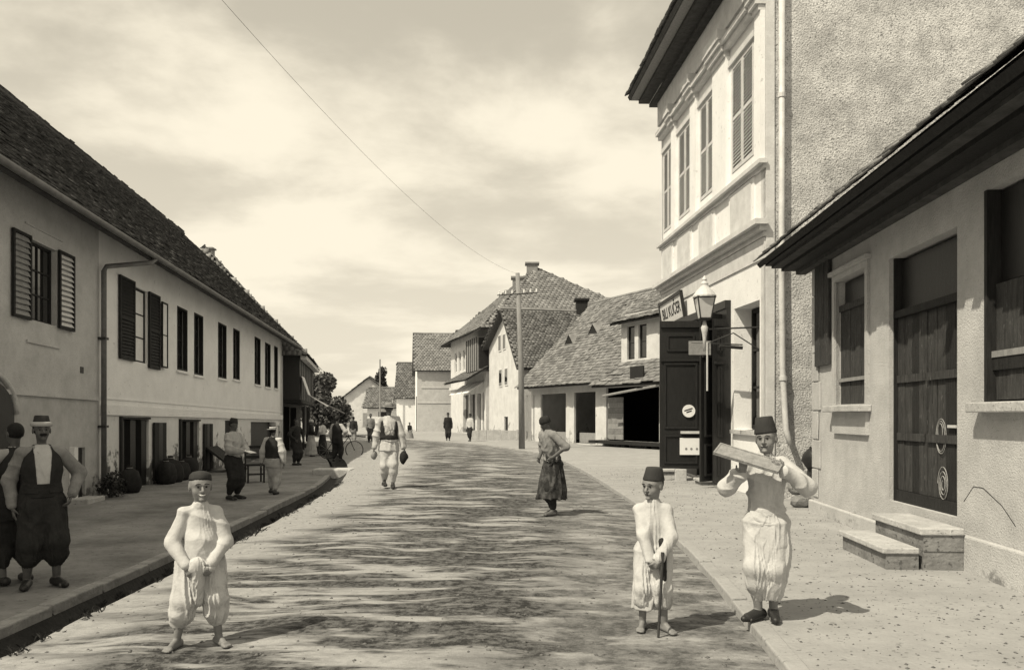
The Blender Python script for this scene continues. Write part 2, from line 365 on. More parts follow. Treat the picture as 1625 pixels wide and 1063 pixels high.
def board_panel(parent, fr, r, w, m, n=4, t=0.04, gap=0.008, name='plank', horiz=False, mats=None):
    u0, u1, v0, v1 = r
    for i in range(n):
        if horiz:
            a, b = v0 + (v1 - v0) * i / n, v0 + (v1 - v0) * (i + 1) / n
            part_box(name, (mats or [m])[i % len(mats or [m])], parent, fr, u0, u1, a + gap / 2, b - gap / 2, w - t, w + random.uniform(-.006, .006))
        else:
            a, b = u0 + (u1 - u0) * i / n, u0 + (u1 - u0) * (i + 1) / n
            part_box(name, (mats or [m])[i % len(mats or [m])], parent, fr, a + gap / 2, b - gap / 2, v0, v1, w - t, w + random.uniform(-.006, .006))

def roof_poly(parent, pts, m, tw=0.2, ex=0.17, th=0.028, single=0, lap=1.35, jit=0.012, name='roof_tile', deck=True, deckmat=None, deck_t=0.1):
    """planar roof face; pts[0]->pts[1] is the eave. Overlapping tiles: the nearest `single` are objects, the rest one part"""
    P = [Vector(p) for p in pts]; a = (P[1] - P[0]).normalized(); n = a.cross(P[2] - P[0]).normalized()
    if n.z < 0: n = -n
    s = n.cross(a).normalized()
    if s.z < 0: s = -s
    if deck:
        B().slab([p - n * 0.012 for p in P], deck_t).build('roof_deck', deckmat or SOFFIT, parent)
    q = np.array([((p - P[0]).dot(a), (p - P[0]).dot(s)) for p in P]); u0, v0 = q.min(0); u1, v1 = q.max(0)
    nu, nv = int((u1 - u0) / tw) + 2, int((v1 - v0) / ex) + 1
    J, I = np.meshgrid(np.arange(nv), np.arange(nu), indexing='ij'); I = I.ravel(); J = J.ravel()
    cu = u0 + (I + .5 * (J % 2)) * tw; cv = v0 + (J + .5) * ex
    inside = np.zeros(len(cu), bool); k = len(q)
    for i in range(k):
        (x1, y1), (x2, y2) = q[i], q[(i + 1) % k]
        if abs(y1 - y2) < 1e-9: continue
        c = ((y1 > cv) != (y2 > cv)) & (cu < (x2 - x1) * (cv - y1) / (y2 - y1) + x1); inside ^= c
    cu, cv = cu[inside], cv[inside]; m_ = len(cu)
    hw = tw * .485; hl = ex * lap / 2; A, S, Nn = map(np.array, (a, s, n)); O = np.array(P[0])
    tilt = th * 1.1 / (2 * hl)
    base = np.array([(x, y, z) for z in (0, th) for x, y in ((-hw, -hl), (hw, -hl), (hw, hl), (-hw, hl))])
    base[:, 2] -= base[:, 1] * tilt          # the butt end rides on the course below
    base[:, 2] += th * 0.35
    faces = np.array([(3, 2, 1, 0), (4, 5, 6, 7), (0, 1, 5, 4), (1, 2, 6, 5), (2, 3, 7, 6), (3, 0, 4, 7)])
    ju = RNG.normal(0, jit * .5, m_); jv = RNG.normal(0, jit, m_); jn = np.abs(RNG.normal(0, jit * .6, m_)); ang = RNG.normal(0, .03, m_)
    wav = .028 * (1 + .5 * np.sin(cu * .9 + cv * .35 + O[0]) + .5 * np.sin(cu * .37 - cv * 1.1 + O[1] * 3)); jn = jn + wav; slip = RNG.uniform(0, 1, m_) < .025; jv = jv - slip * RNG.uniform(.03, .1, m_); ang = ang + slip * RNG.normal(0, .15, m_)
    cen = O + np.outer(cu + ju, A) + np.outer(cv + jv, S) + np.outer(jn, Nn)
    order = np.argsort(np.linalg.norm(cen - np.array([0, 0, CAMZ]), axis=1)); loc = base @ np.stack([A, S, Nn])
    # only tiles that the camera side can see as single pieces become objects
    sel = []
    if single:
        for i in order:
            x, y, z = cen[i]
            if y > 1 and abs(x / y) < 0.68 and (z - CAMZ) / y < 0.54: sel.append(i)
            if len(sel) >= single: break
        me = fast_mesh(name, loc, faces); me.materials.append(m)
        for i in sel: link_mesh(name, me, None, parent, cen[i])
    rest = np.setdiff1d(np.arange(m_), np.array(sel, int)) if single else np.arange(m_)
    ca, sa = np.cos(ang[rest]), np.sin(ang[rest])
    bx = base[None, :, 0] * ca[:, None] - base[None, :, 1] * sa[:, None]; by = base[None, :, 0] * sa[:, None] + base[None, :, 1] * ca[:, None]
    V = cen[rest][:, None, :] + bx[..., None] * A + by[..., None] * S + base[None, :, 2, None] * Nn
    if len(rest) == 0: return
    F = (faces[None] + (np.arange(len(rest)) * 8)[:, None, None]).reshape(-1, 4); V = V.reshape(-1, 3); c = V.mean(0)
    o = link_mesh('roof_tiles', fast_mesh('roof_tiles', V - c, F), m, parent, c, 'stuff'); return o

def text_mesh(name, body, size, parent, m, M4, extrude=0.004):
    cu = bpy.data.curves.new(name, 'FONT'); cu.body = body; cu.size = size; cu.extrude = extrude; cu.align_x = 'CENTER'; cu.align_y = 'CENTER'
    tmp = bpy.data.objects.new(name + '_tmp', cu); COL.objects.link(tmp); dg = bpy.context.evaluated_depsgraph_get(); dg.update()
    me = bpy.data.meshes.new_from_object(tmp.evaluated_get(dg)); bpy.data.objects.remove(tmp); me.name = name
    me.materials.clear(); me.materials.append(m); me.transform(M4.to_3x3().to_4x4())
    return link_mesh(name, me, None, parent, M4.translation)

def fr_matrix(fr, u, v, w, flip=False):
    X = fr.U if (fr.U.cross(Vector((0, 0, 1)))).dot(fr.N) > 0 else -fr.U
    p = fr.pt(u, v, w); Z = fr.N; Yv = Vector((0, 0, 1)); m = Matrix((X, Yv, Z)).transposed().to_4x4(); m.translation = p; return m

# ------------------------------------------------------------------ ground, road, pavements
def smooth_interp(ys, xs):
    ys, xs = np.array(ys, float), np.array(xs, float); g = np.linspace(ys[0], ys[-1], 600); v = np.interp(g, ys, xs)
    for _ in range(60): v[1:-1] = (v[:-2] + 2 * v[1:-1] + v[2:]) / 4
    return lambda y: np.interp(y, g, v)
XR = smooth_interp([-6, 2, 5.2, 6.7, 8.4, 10.7, 14.6, 19.75, 26.3, 32.9, 43.9, 52, 60, 80, 120, 170], [0.6, 1.42, 1.69, 1.86, 2.0, 2.1, 2.19, 2.09, 1.84, 1.2, -1.9, -6.2, -11.5, -24, -50, -85])
XL = smooth_interp([-6, 2, 6, 10.7, 14, 18.3, 22, 26, 32, 40, 50, 60, 80, 120, 170], [-3.3, -3.35, -3.4, -3.52, -3.72, -3.99, -4.6, -5.4, -7.0, -9.6, -13.8, -19, -32, -60, -97])
ZR, ZLW = 0.055, -0.15
def DWF(y): return np.interp(y, [16, 24, 40], [.72, .45, .3])
def strip(name, m, xa, xb, ys, nx, zf, uvname=None, kind='structure'):
    t = np.linspace(0, 1, nx); Y = np.asarray(ys); Xa, Xb = xa(Y), xb(Y)
    X = Xa[:, None] + (Xb - Xa)[:, None] * t; YY = np.repeat(Y[:, None], nx, 1); Z = zf(X, YY, t[None, :])
    V = np.stack([X, YY, Z + 0 * X], -1).reshape(-1, 3); i = np.arange(len(Y) - 1)[:, None] * nx + np.arange(nx - 1)[None]
    i = i.ravel(); F = np.stack([i, i + 1, i + nx + 1, i + nx], 1); me = fast_mesh(name, V, F)
    if uvname:
        uv = me.uv_layers.new(name=uvname); li = np.empty(len(me.loops), np.int32); me.loops.foreach_get('vertex_index', li)
        s = np.concatenate([[0], np.cumsum(np.hypot(np.diff(Xb), np.diff(Y)))]); q = np.stack([(Xb[:, None] - X).ravel(), np.repeat(s, nx)], 1)
        uv.data.foreach_set('uv', q[li].astype(np.float32).ravel())
    return link_mesh(name, me, m, None, kind=kind, smooth=True)
def lump(X, Y, s, amp, seed=0):
    r = np.random.default_rng(seed); o = 0
    for _ in range(9):
        a = r.uniform(0, 6.28); k = s * r.uniform(.5, 2.0); o = o + np.sin((X * math.cos(a) + Y * math.sin(a)) * k + r.uniform(0, 6.28))
    return o / 9 * amp
g = B(); g.quad((-3000, -60, -0.42), (3000, -60, -0.42), (3000, 4500, -0.42), (-3000, 4500, -0.42)); g.build('ground', GROUND, kind='structure')
ysN = np.concatenate([np.arange(-6, 14, .06), np.arange(14, 30, .12), np.arange(30, 62, .3), np.arange(62, 170, 2.0)])
strip('road', ROAD, XL, XR, ysN, 70, lambda X, Y, t: 0.05 * (1 - (2 * t - 1) ** 2) - 0.02 + lump(X, Y, 3.2, .03, 1) + lump(X * .6, Y, 7, .018, 2) * (1 - (2 * t - 1) ** 4), 'road')
ysW = np.concatenate([np.arange(-6, 20, .15), np.arange(20, 62, .5), np.arange(62, 170, 4.0)])
KW = 0.13
strip('pavement_right', WALK_R, lambda y: XR(y) + KW, lambda y: 0 * y + 34, ysW, 60, lambda X, Y, t: ZR + lump(X, Y, 2.6, .02, 3) - .012)
strip('pavement_left', WALK_L, lambda y: 0 * y - 130, lambda y: XL(y) - DWF(y) - .14, ysW, 90, lambda X, Y, t: ZLW + lump(X, Y, 2.6, .03, 4))
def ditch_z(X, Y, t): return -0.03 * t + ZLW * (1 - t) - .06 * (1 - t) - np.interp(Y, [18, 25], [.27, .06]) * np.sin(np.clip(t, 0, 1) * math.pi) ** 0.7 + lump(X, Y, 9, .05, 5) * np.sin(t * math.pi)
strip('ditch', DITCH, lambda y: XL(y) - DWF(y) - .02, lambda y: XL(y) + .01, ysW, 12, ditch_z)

# kerb stones: a low edging on the right, worn blocks above the ditch on the left
kr = empty('kerb', (1.9, 6, 0), 'low worn stone edging between the dusty pavement and rutted road', 'kerb')
y = 1.5; i = 0
while y < 58:
    st = (0.9 if y < 30 else 1.8) + random.uniform(-.15, .2); y2 = y + st
    a, b = float(XR(y)), float(XR(y2)); z = ZR + random.uniform(-.012, .008)
    B().hexa([(a - .01, y + .006, -.15), (a + KW, y + .006, -.15), (b + KW, y2 - .006, -.15), (b - .01, y2 - .006, -.15), (a + .008, y + .006, z), (a + KW + .01, y + .006, z + .004), (b + KW + .01, y2 - .006, z + .004), (b + .008, y2 - .006, z)]).build('kerb_stone', WALK_R, kr, bevel=.012)
    y = y2; i += 1
kl = empty('kerb', (-4.6, 8, -.2), 'pale stone edging along the dark ditch under the long white house', 'kerb')
y = 4.0
while y < 24.5:
    y2 = y + 1.0 + random.uniform(-.2, .3); a, b = float(XL(y) - DWF(y)), float(XL(y2) - DWF(y2)); z = ZLW + .025 + random.uniform(-.02, .015)
    B().hexa([(a - .16, y + .008, -.5), (a + .0, y + .008, -.5), (b + .0, y2 - .008, -.5), (b - .16, y2 - .008, -.5), (a - .16, y + .008, z), (a - .01, y + .008, z), (b - .01, y2 - .008, z), (b - .16, y2 - .008, z)]).build('kerb_stone', KERB, kl, bevel=.015)
    y = y2

def scatter_stones(name, m, pts, rmin, rmax, label, cat):
    n = len(pts); r = RNG.uniform(0, 1, n) ** 2.5 * (rmax - rmin) + rmin
    base = np.array([(1, 0, 0), (-1, 0, 0), (0, 1, 0), (0, -1, 0), (0, 0, .6), (0, 0, -.6), (.6, .6, .25), (-.6, -.6, .25)]); base = base[:6]
    F = np.array([(0, 2, 4), (2, 1, 4), (1, 3, 4), (3, 0, 4), (2, 0, 5), (1, 2, 5), (3, 1, 5), (0, 3, 5)])
    a = RNG.uniform(0, 6.28, n); sx, sy = RNG.uniform(.7, 1.4, n), RNG.uniform(.6, 1.1, n); ca, sa = np.cos(a), np.sin(a)
    x, y = base[None, :, 0] * sx[:, None], base[None, :, 1] * sy[:, None]
    V = np.stack([x * ca[:, None] - y * sa[:, None], x * sa[:, None] + y * ca[:, None], base[None, :, 2] + 0 * x], -1) * r[:, None, None] + pts[:, None, :]
    o = link_mesh(name, fast_mesh(name, V.reshape(-1, 3), (F[None] + (np.arange(n) * 6)[:, None, None]).reshape(-1, 3)), m, None, kind='stuff', smooth=False); tag(o, label, cat)
n = 3800; Y = 3.5 + 22 * RNG.uniform(0, 1, n) ** 1.6; t = RNG.uniform(0, 1, n); X = XL(Y) + (XR(Y) - XL(Y)) * t
Zg = 0.05 * (1 - (2 * t - 1) ** 2) - 0.02 + lump(X, Y, 3.2, .03, 1) + lump(X * .6, Y, 7, .018, 2) * (1 - (2 * t - 1) ** 4)
scatter_stones('road_gravel', PEBBLE, np.stack([X, Y, Zg], 1), .005, .022, 'loose gravel strewn over the rutted road', 'gravel')
n = 2600; Y = 3.5 + 20 * RNG.uniform(0, 1, n) ** 1.5; X = XR(Y) + .2 + RNG.uniform(0, 1, n) ** 1.0 * 2.6
scatter_stones('pavement_gravel', PEBBLE, np.stack([X, Y, ZR - .01 + lump(X, Y, 2.6, .02, 3)], 1), .004, .017, 'small stones lying on the dusty pavement by the plank door', 'gravel')

def tufts(name, pts, h, m, label, cat, blades=14, spread=.07):
    Vs = []; Fs = []; k = 0
    for p in pts:
        for _ in range(blades):
            a = random.uniform(0, 6.28); d = random.uniform(0, spread); q = Vector(p) + Vector((math.cos(a) * d, math.sin(a) * d, 0)); hh = h * random.uniform(.5, 1.3)
            l = Vector((random.uniform(-.6, .6), random.uniform(-.6, .6), 1)).normalized() * hh; s = Vector((math.cos(a + 1.5), math.sin(a + 1.5), 0)) * hh * .035
            Vs += [q - s, q + s, q + l * .6 + s * .6, q + l + Vector((l.x, l.y, -.2 * hh)) * .6]; Fs.append((k, k + 1, k + 2, k + 3)); k += 4
    o = link_mesh(name, fast_mesh(name, [tuple(v) for v in Vs], Fs), m, None, kind='stuff'); tag(o, label, cat)
pts = []
for _ in range(420):
    y = random.uniform(4.5, 19) ; x = float(XL(y)) - random.choice([random.uniform(.05, .62), random.uniform(-.05, .1), random.uniform(.5, .66)]) * float(DWF(y)) / .72; 
    dw = float(DWF(y)); tt = (x - (float(XL(y)) - dw)) / dw; pts.append((x, y, float(ditch_z(np.array(x), np.array(y), np.array(min(max(tt, 0), 1)))) - .01 if tt > 0 else ZLW))
tufts('ditch_grass', pts, .075, LEAF_DARK, 'dark grass growing in the ditch along the left pavement', 'grass')

# ================================================================== left: the long white house
FL = Fr((-8.92, 17.0, ZLW - .02), (-10.35, 35.4), (1, 0), k=0.006)
house = empty('white_house', FL.pt(0, 0, -2), 'long white house with dark tiled roof and a row of narrow windows', 'house')
U0, U1 = -17.0, FL.L
ev = 5.5; ew = 0.75
# openings
r1 = FL.rect(46, 90, 388, 512); up = []
r2 = FL.rect(211, 234, 458, 575)
px_w = [(281, 297, 489, 588), (308, 322, 499, 595), (346, 359, 514, 600), (370, 380, 523, 602), (404, 413, 536, 610), (420.5, 429, 545, 614), (435, 440.5, 550, 616)]
rw = [FL.rect(*p) for p in px_w]
vL2 = 1.80; vL1 = 2.10
d1 = FL.rect(191, 236, 665, 800); d1 = (d1[0], d1[1], .03, d1[3]); d2 = FL.rect(285, 316, 668, 790); d2 = (d2[0], d2[1], .03, d2[3])
d3 = FL.rect(357, 377, 667, 780); d3 = (d3[0], d3[1], .03, d3[3]); sh = (FL.u(398), FL.u(444), .03, 1.66)
d0 = FL.rect(116, 135, 710, 812); d0 = (d0[0], d0[1], .03, d0[3])
wall(B(), FL, 0, U1, vL2, 6.25, [r2] + rw, .22).build('wall_upper', PLASTER_L, house)
wall(B(), FL, 0, U1, 0, vL2 - .001, [d1, d2, d3, sh], .3).build('wall_lower', PLASTER_LOW, house)
wall(B(), FL, U0, -.001, vL1, 6.25, [r1], .22).build('wall_upper', PLASTER_GREY, house)['label'] = 'greyer near stretch of the upper wall'
wall(B(), FL, U0, -.001, 0, vL1 - .001, [d0], .3).build('wall_lower', PLASTER_GREY_LOW, house)
b = B(); b.box(FL, U0, U1, 0, 6.2, -9.8, -9.6)
gp = lambda u: [(0, 0), (0, 6.2), (-4.45, 10.55), (-9.6, 6.2), (-9.6, 0)]
for u in (U0 + .05, U1 - .05):
    pts_ = [FL.pt(u, v, w_) for w_, v in gp(u)]; b.slab  # gable ends
    off = FL.U * .2 * (1 if u < 0 else -1); n_ = len(pts_); vs_ = pts_ + [p + off for p in pts_]
    b.add(vs_, [tuple(range(n_)), tuple(range(2 * n_ - 1, n_ - 1, -1))] + [(i, i + n_, (i + 1) % n_ + n_, (i + 1) % n_) for i in range(n_)])
b.build('gable_wall', PLASTER_L, house)
# mouldings between the floors
part_box('string_course', PLASTER_L, house, FL, 0.1, U1, vL2 - .02, vL2 + .2, 0.001, .05)
part_box('string_course', PLASTER_GREY, house, FL, U0, -.1, vL1 - .02, vL1 + .06, 0.001, .045)
part_box('string_course', PLASTER_L, house, FL, 0.1, U1, vL2 + .33, vL2 + .36, 0.001, .02)
# roof
E0, E1 = FL.pt(U0 - .2, ev, ew), FL.pt(U1 + .35, ev, ew); rise = -FL.N * 5.2 + Vector((0, 0, 5.0))
roof_poly(house, [E0, E1, E1 + rise, E0 + rise], TILE_DARK, tw=.19, ex=.16, single=300, jit=.018, deck_t=.12)
bk = -FL.N * 10.6
roof_poly(house, [E1 + bk, E0 + bk, E0 + rise, E1 + rise], TILE_DARK, tw=.3, ex=.3, jit=.01)
rd = B(); q0, q1 = E0 + rise, E1 + rise
rd.tube([q0 + (q1 - q0) * (i / 30) + Vector((0, 0, .04 + .015 * math.sin(i * 2.1))) for i in range(31)], .12, 8); rd.build('ridge_tile', TILE_DARK, house)
# eave boards, gutter, downpipe
b = B()
for i in range(3): b.box(FL, U0, U1 + .3, ev - .10 - .0 + i * .21, ev - .05 + i * .21, ew - .16 - .24 * i, ew - .02 - .24 * i)
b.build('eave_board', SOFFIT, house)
gt = B(); gt.tube([FL.pt(u, ev - .06, ew + .07) for u in np.linspace(U0, U1 + .3, 12)], .065, 10); gt.build('gutter', ZINC_DARK, house, smooth=True)
dp = B(); dp.tube([FL.pt(1.05, ev - .1, ew + .06), FL.pt(.95, ev - .22, ew), FL.pt(.1, ev - .5, .12), FL.pt(0.02, ev - .62, .10), FL.pt(0.02, .05, .10)], .055, 10); dpo = dp.build('downpipe', ZINC_DARK, house, smooth=True)
for v in (1.5, 3.4): B().box(FL, -.06, .1, v, v + .05, 0.002, .17).build('pipe_clip', IRON, dpo)
# near window with open shutters
window(house, FL, r1, -.10, WOOD_DARK, .05, 2, 3, GLASS)
b = B(); ru = r1[1] - r1[0]
shutter(house, FL, (r1[1] + .01, r1[1] + ru * .62, r1[2] - .03, r1[3] + .03), .02, WOOD_DARK, 14, WOOD_PALE, rails=0, bar=.05, tilt=.32)
shutter(house, FL, (r1[0] - ru * .6, r1[0] - .01, r1[2] - .03, r1[3] + .03), .02, WOOD_DARK, 14, WOOD_GREY, rails=0, bar=.05, tilt=.45)
part_box('window_sill', PLASTER_GREY, house, FL, r1[0] - .1, r1[1] + .1, r1[2] - .42, r1[2] - .37, .001, .03)
b = B(); b.box(FL, r1[0] - .14, r1[1] + .2, r1[3] + .22, r1[3] + .26, .001, .03); b.build('window_hood', PLASTER_GREY, house)
# second window: shutters, panes painted white for the sky's reflection, open casement
window(house, FL, r2, -.06, WOOD_DARK, .05, 1, 3, AWNING_SKYPANE)
l_ = FL.rect(187, 211, 450, 572); shutter(house, FL, (l_[0], l_[1], r2[2] - .02, r2[3] + .08), .02, WOOD_DARK, 22, rails=1, tilt=.62)
l_ = FL.rect(234, 251, 466, 580); shutter(house, FL, (l_[0], l_[1], r2[2] - .1, r2[3] + .02), .02, WOOD_DARK, 22, rails=1, tilt=.62)
l_ = FL.rect(252, 260, 478, 578); window(house, FL, (l_[0], l_[1] + .04, r2[2] - .02, r2[3] - .1), .1, WOOD_DARK, .04, 1, 2, AWNING_SKYPANE, t=.04)
# row of narrow windows with closed dark shutters
for i, r_ in enumerate(rw):
    window(house, FL, r_, -.14, WOOD_DARK, .06, 1, 4, GLASS)
    b = B(); s_ = .05; u0, u1, v0, v1 = r_
    b.box(FL, u0, u0 + s_, v0, v1, -.1, .012); b.box(FL, u1 - s_, u1, v0, v1, -.1, .012); b.box(FL, u0 + s_, u1 - s_, v1 - s_, v1, -.1, .012); b.box(FL, u0 + s_, u1 - s_, v0, v0 + s_, -.1, .012)
    b.build('window_casing', WOOD_DARK, house)
    part_box('window_sill', PLASTER_L, house, FL, u0 - .08, u1 + .08, v0 - .08, v0 - .015, .001, .06)
# ground-floor shop doors: dark plank leaves, some folded out against the wall
for d_, leaf in ((d1, FL.rect(241, 260, 668, 800)), (d2, FL.rect(321, 334, 671, 790))):
    board_panel(house, FL, (d_[0] + .02, d_[1] - .02, d_[2], d_[3] - .02), -.05, WOOD_BLACK, 5, .05, mats=[WOOD_BLACK, PITCH])
    board_panel(house, FL, (leaf[0], leaf[1], .1, d_[3] - .08), .075, WOOD_DARK, 3, .05, mats=[WOOD_DARK, WOOD_BLACK])
    fb = B(); fb.box(FL, d_[0] - .07, d_[0], 0, d_[3] + .06, .001, .06); fb.box(FL, d_[0], d_[1], d_[3], d_[3] + .05, .001, .055); fb.build('door_frame', WOOD_DARK, house)
board_panel(house, FL, (d3[0] + .01, d3[1] - .01, d3[2], d3[3] - .01), -.05, WOOD_DARK, 3)
board_panel(house, FL, (d0[0] + .01, d0[1] - .01, d0[2], d0[3] - .01), -.06, WOOD_BLACK, 3)
fb = B(); fb.box(FL, d0[0] - .16, d0[0] - .005, 0, d0[3] + .02, .001, .1); fb.build('door_jamb', PLASTER, house)
part_box('door_step', STONE, house, FL, d0[0] - .45, d0[0] + .3, -.02, .12, .11, .5, bevel=.02)
# wide shop opening with its white post
part_box('post', PLASTER, house, FL, sh[1] - .9, sh[1] - .45, 0, 1.5, -.18, .02)
part_box('post_capital', PLASTER, house, FL, sh[1] - 1.0, sh[1] - .35, 1.5, 1.66, -.22, .06)
part_box('opening_shade', WOOD_BLACK, house, FL, sh[0] + .02, sh[1] - .02, 0, 1.65, -.32, -.22)  # black sheet filling the opening, stands for the shade inside
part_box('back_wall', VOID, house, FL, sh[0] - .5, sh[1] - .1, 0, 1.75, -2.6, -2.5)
# arched gate at the near end
ga = FL.u(18); gw = 1.5; pol = [(ga, 0), (ga, 1.75)] + [(ga - gw / 2 + gw / 2 * math.cos(t), 1.75 + .55 * math.sin(t)) for t in np.linspace(.2, math.pi - .2, 12)] + [(ga - gw, 1.75), (ga - gw, 0)]
gate = B().prism(FL, pol, .002, .05).build('arched_gate', WOOD_BLACK, house)
rim = B()
arc = [(ga - gw / 2 + (gw / 2 + .1) * math.cos(t), 1.75 + .68 * math.sin(t)) for t in np.linspace(0, math.pi, 16)]
rim.tube([FL.pt(u, v, .03) for u, v in arc], .05, 8); rim.build('arch_moulding', PLASTER_GREY, house, smooth=True)
part_box('wall_vent', IRON, house, FL, *FL.rect(127, 132, 582, 592), -.02, .012)

# shrubs and clutter at the foot of the wall
def leaf_cloud(centers, n, size, seed=0):
    r = np.random.default_rng(seed); c = np.array([q[:3] for q in centers]); rad = np.array([q[3] for q in centers])
    idx = r.choice(len(c), n, p=rad ** 2 / (rad ** 2).sum()); d = r.normal(size=(n, 3)); d /= np.linalg.norm(d, axis=1)[:, None]
    p = c[idx] + d * (rad[idx] * r.uniform(.45, 1.05, n) ** .6)[:, None]; s = size * r.uniform(.6, 1.4, n)
    a = r.normal(size=(n, 3)); a /= np.linalg.norm(a, axis=1)[:, None]; bvec = np.cross(a, d + r.normal(0, .5, (n, 3))); bvec /= np.linalg.norm(bvec, axis=1)[:, None] + 1e-9
    V = np.stack([p - a * s[:, None], p + bvec * s[:, None] * .55, p + a * s[:, None], p - bvec * s[:, None] * .55], 1)
    V[:, 1] += d * s[:, None] * .15; V[:, 3] += d * s[:, None] * .15
    return V.reshape(-1, 3), np.arange(n * 4).reshape(-1, 4)
def shrub(loc, r, h, n, label, m=LEAF_DARK, group=None, seed=1, leaf=.06):
    root = empty('shrub', loc, label, 'shrub', group); rr = np.random.default_rng(seed); x, y, z = loc
    cs = [(x + rr.uniform(-.6, .6) * r, y + rr.uniform(-.6, .6) * r, z + h * rr.uniform(.2, .85), r * rr.uniform(.3, .5)) for _ in range(9)]
    V, F = leaf_cloud(cs, n, leaf, seed); V[:, 2] = np.maximum(V[:, 2], z + .01); c = V.mean(0); link_mesh('foliage', fast_mesh('foliage', V - c, F), m, root, c)
    st = B()
    for q in cs[:5]: st.tube([(x, y, z - .05), ((x + q[0]) / 2, (y + q[1]) / 2, (z + q[2]) / 2 + .05), q[:3]], [.02, .012, .006], 5)
    st.build('stem', BARK, root)
def gl(x, y, zg=ZLW):
    Y = (CAMZ - zg) * FPX / (y - HY); return ((x - 812.5) / FPX * Y, Y, zg)
def sack(u, w_, r, seed, label, v=0.0):
    p = FL.pt(u, 0, w_); t = empty('sack', (p.x, p.y, ZLW + v), label, 'sack', 'dark sacks heaped by the shop doors')
    rr = random.Random(seed); k = [rr.uniform(0, 6.28) for _ in range(4)]
    prof = [(.02, 0), (.8, .02), (1.0, .25), (.97, .6), (.75, .88), (.35, .97), (.2, 1.02), (.26, 1.12), (.05, 1.13)]
    b = B().lathe([(a_ * r, z_ * r * 2.3) for a_, z_ in prof], (p.x, p.y, ZLW + v), 18)
    for q in b.v:
        an = math.atan2(q.y - p.y, q.x - p.x); f_ = 1 + .08 * math.sin(3 * an + k[0]) + .05 * math.sin(5 * an + k[1] + q.z * 8); q.x = p.x + (q.x - p.x) * f_ + .10 * (q.z - ZLW - v) * math.sin(k[2]); q.y = p.y + (q.y - p.y) * f_ + .10 * (q.z - ZLW - v) * math.cos(k[2])
    o = b.build('sack_body', CLOTH_DARK, t, smooth=True); top = ZLW + v + r * 2.35
    B().tube([(p.x + .10 * r * 2.3 * math.sin(k[2]) + .24 * r * math.cos(a_), p.y + .10 * r * 2.3 * math.cos(k[2]) + .24 * r * math.sin(a_), top) for a_ in np.linspace(0, 2 * math.pi, 13)], .012, 5).build('tie', CLOTH_GREY, t)
for i, (u, w_, r, l_) in enumerate(((3.05, .34, .25, 'dark filled sack leaning between the first plank door and its neighbour'), (3.55, .34, .27, 'tall dark sack standing upright against the open door leaf'), (4.2, .32, .22, 'small dark sack below the peeling strip of wall'), (4.75, .34, .26, 'dark sack standing in front of the second plank door'), (.75, .34, .24, 'dark sack beside the shrub at the downpipe'))): sack(u, w_, r, i, l_)
p = FL.pt(-.35, 0, .4); shrub((p.x, p.y, ZLW), .36, .5, 700, 'dark shrub at the foot of the downpipe', seed=5, leaf=.04)
p = FL.pt(7.9, 0, .6)
hatch = empty('cellar_hatch', (p.x, p.y, ZLW), 'dark slanting plank hatch leaning against the white house wall', 'hatch')
for i in range(4): B().hexa([FL.pt(7.2 + i * .3, 0.02, 1.0), FL.pt(7.49 + i * .3, 0.02, 1.0), FL.pt(7.49 + i * .3, 0.07, 1.02), FL.pt(7.2 + i * .3, 0.07, 1.02), FL.pt(7.2 + i * .3, .78, .06), FL.pt(7.49 + i * .3, .78, .06), FL.pt(7.49 + i * .3, .84, .09), FL.pt(7.2 + i * .3, .84, .09)]).build('plank', WOOD_DARK, hatch)
def chair(loc, rz, label):
    r_ = empty('wooden_chair', loc, label, 'chair', rz=rz)
    for sx in (-.2, .2):
        for sy in (-.2, .2): B().abox(sx - .02, sx + .02, sy - .02, sy + .02, 0, .95 if sy > 0 else .44).build('leg', WOOD_DARK, r_, local=True)
    B().abox(-.24, .24, -.24, .24, .44, .48).build('seat', WOOD_DARK, r_, local=True)
    for z in (.62, .88): B().abox(-.18, .18, .185, .215, z, z + .07).build('back_rail', WOOD_DARK, r_, local=True)
    for z in (.2,): B().abox(-.18, .18, -.215, -.185, z, z + .04).build('stretcher', WOOD_DARK, r_, local=True)
chair(gl(404, 765), .5, 'wooden chair standing by the shop opening of white house')

# ================================================================== right: low house with plank door
FH = Fr((4.444, 6.0, ZR - .02), (4.444 + .064 * 6.77, 12.77), (-1, 0))
low = empty('low_house', FH.pt(2, 0, 2), 'low plastered house with overhanging eave, plank door and two stone steps', 'house')
hu0, hu1 = -6.0, FH.u(1291)
HE, HW = 4.02, .66
w1 = FH.rect(1327, 1376, 436, 641); w3u = FH.u(1565); w3 = (w3u - 1.25, w3u, FH.px(1590, 637)[1], FH.px(1600, 285)[1])
dr = (FH.u(1519), FH.u(1411), .50, FH.px(1465, 385)[1])
wall(B(), FH, hu0, hu1, 0, HE + .5, [w1, w3, dr], .3).build('wall', HOUSE_WALL, low)
b = B(); b.box(FH, hu1 - .25, hu1 - .003, 0, HE + .5, -8, -.002); b.box(FH, hu0, hu0 + .25, 0, HE + .5, -8, -.002); b.box(FH, hu0, hu1, 0, HE + .5, -8.2, -8.0)
b.build('side_wall', HOUSE_WALL, low)
part_box('plinth', HOUSE_WALL, low, FH, dr[1] + .12, hu1 + .05, -.02, .2, .001, .07, bevel=.02)
part_box('plinth', HOUSE_WALL, low, FH, hu0, dr[0] - .1, -.02, .36, .001, .07, bevel=.02)
# corner blocks
for i in range(8):
    v0 = .25 + i * .46; part_box('corner_stone', HOUSE_WALL, low, FH, hu1 - (.38 if i % 2 else .26), hu1 + .02, v0 + .008, v0 + .45, .001, .022, bevel=.01)
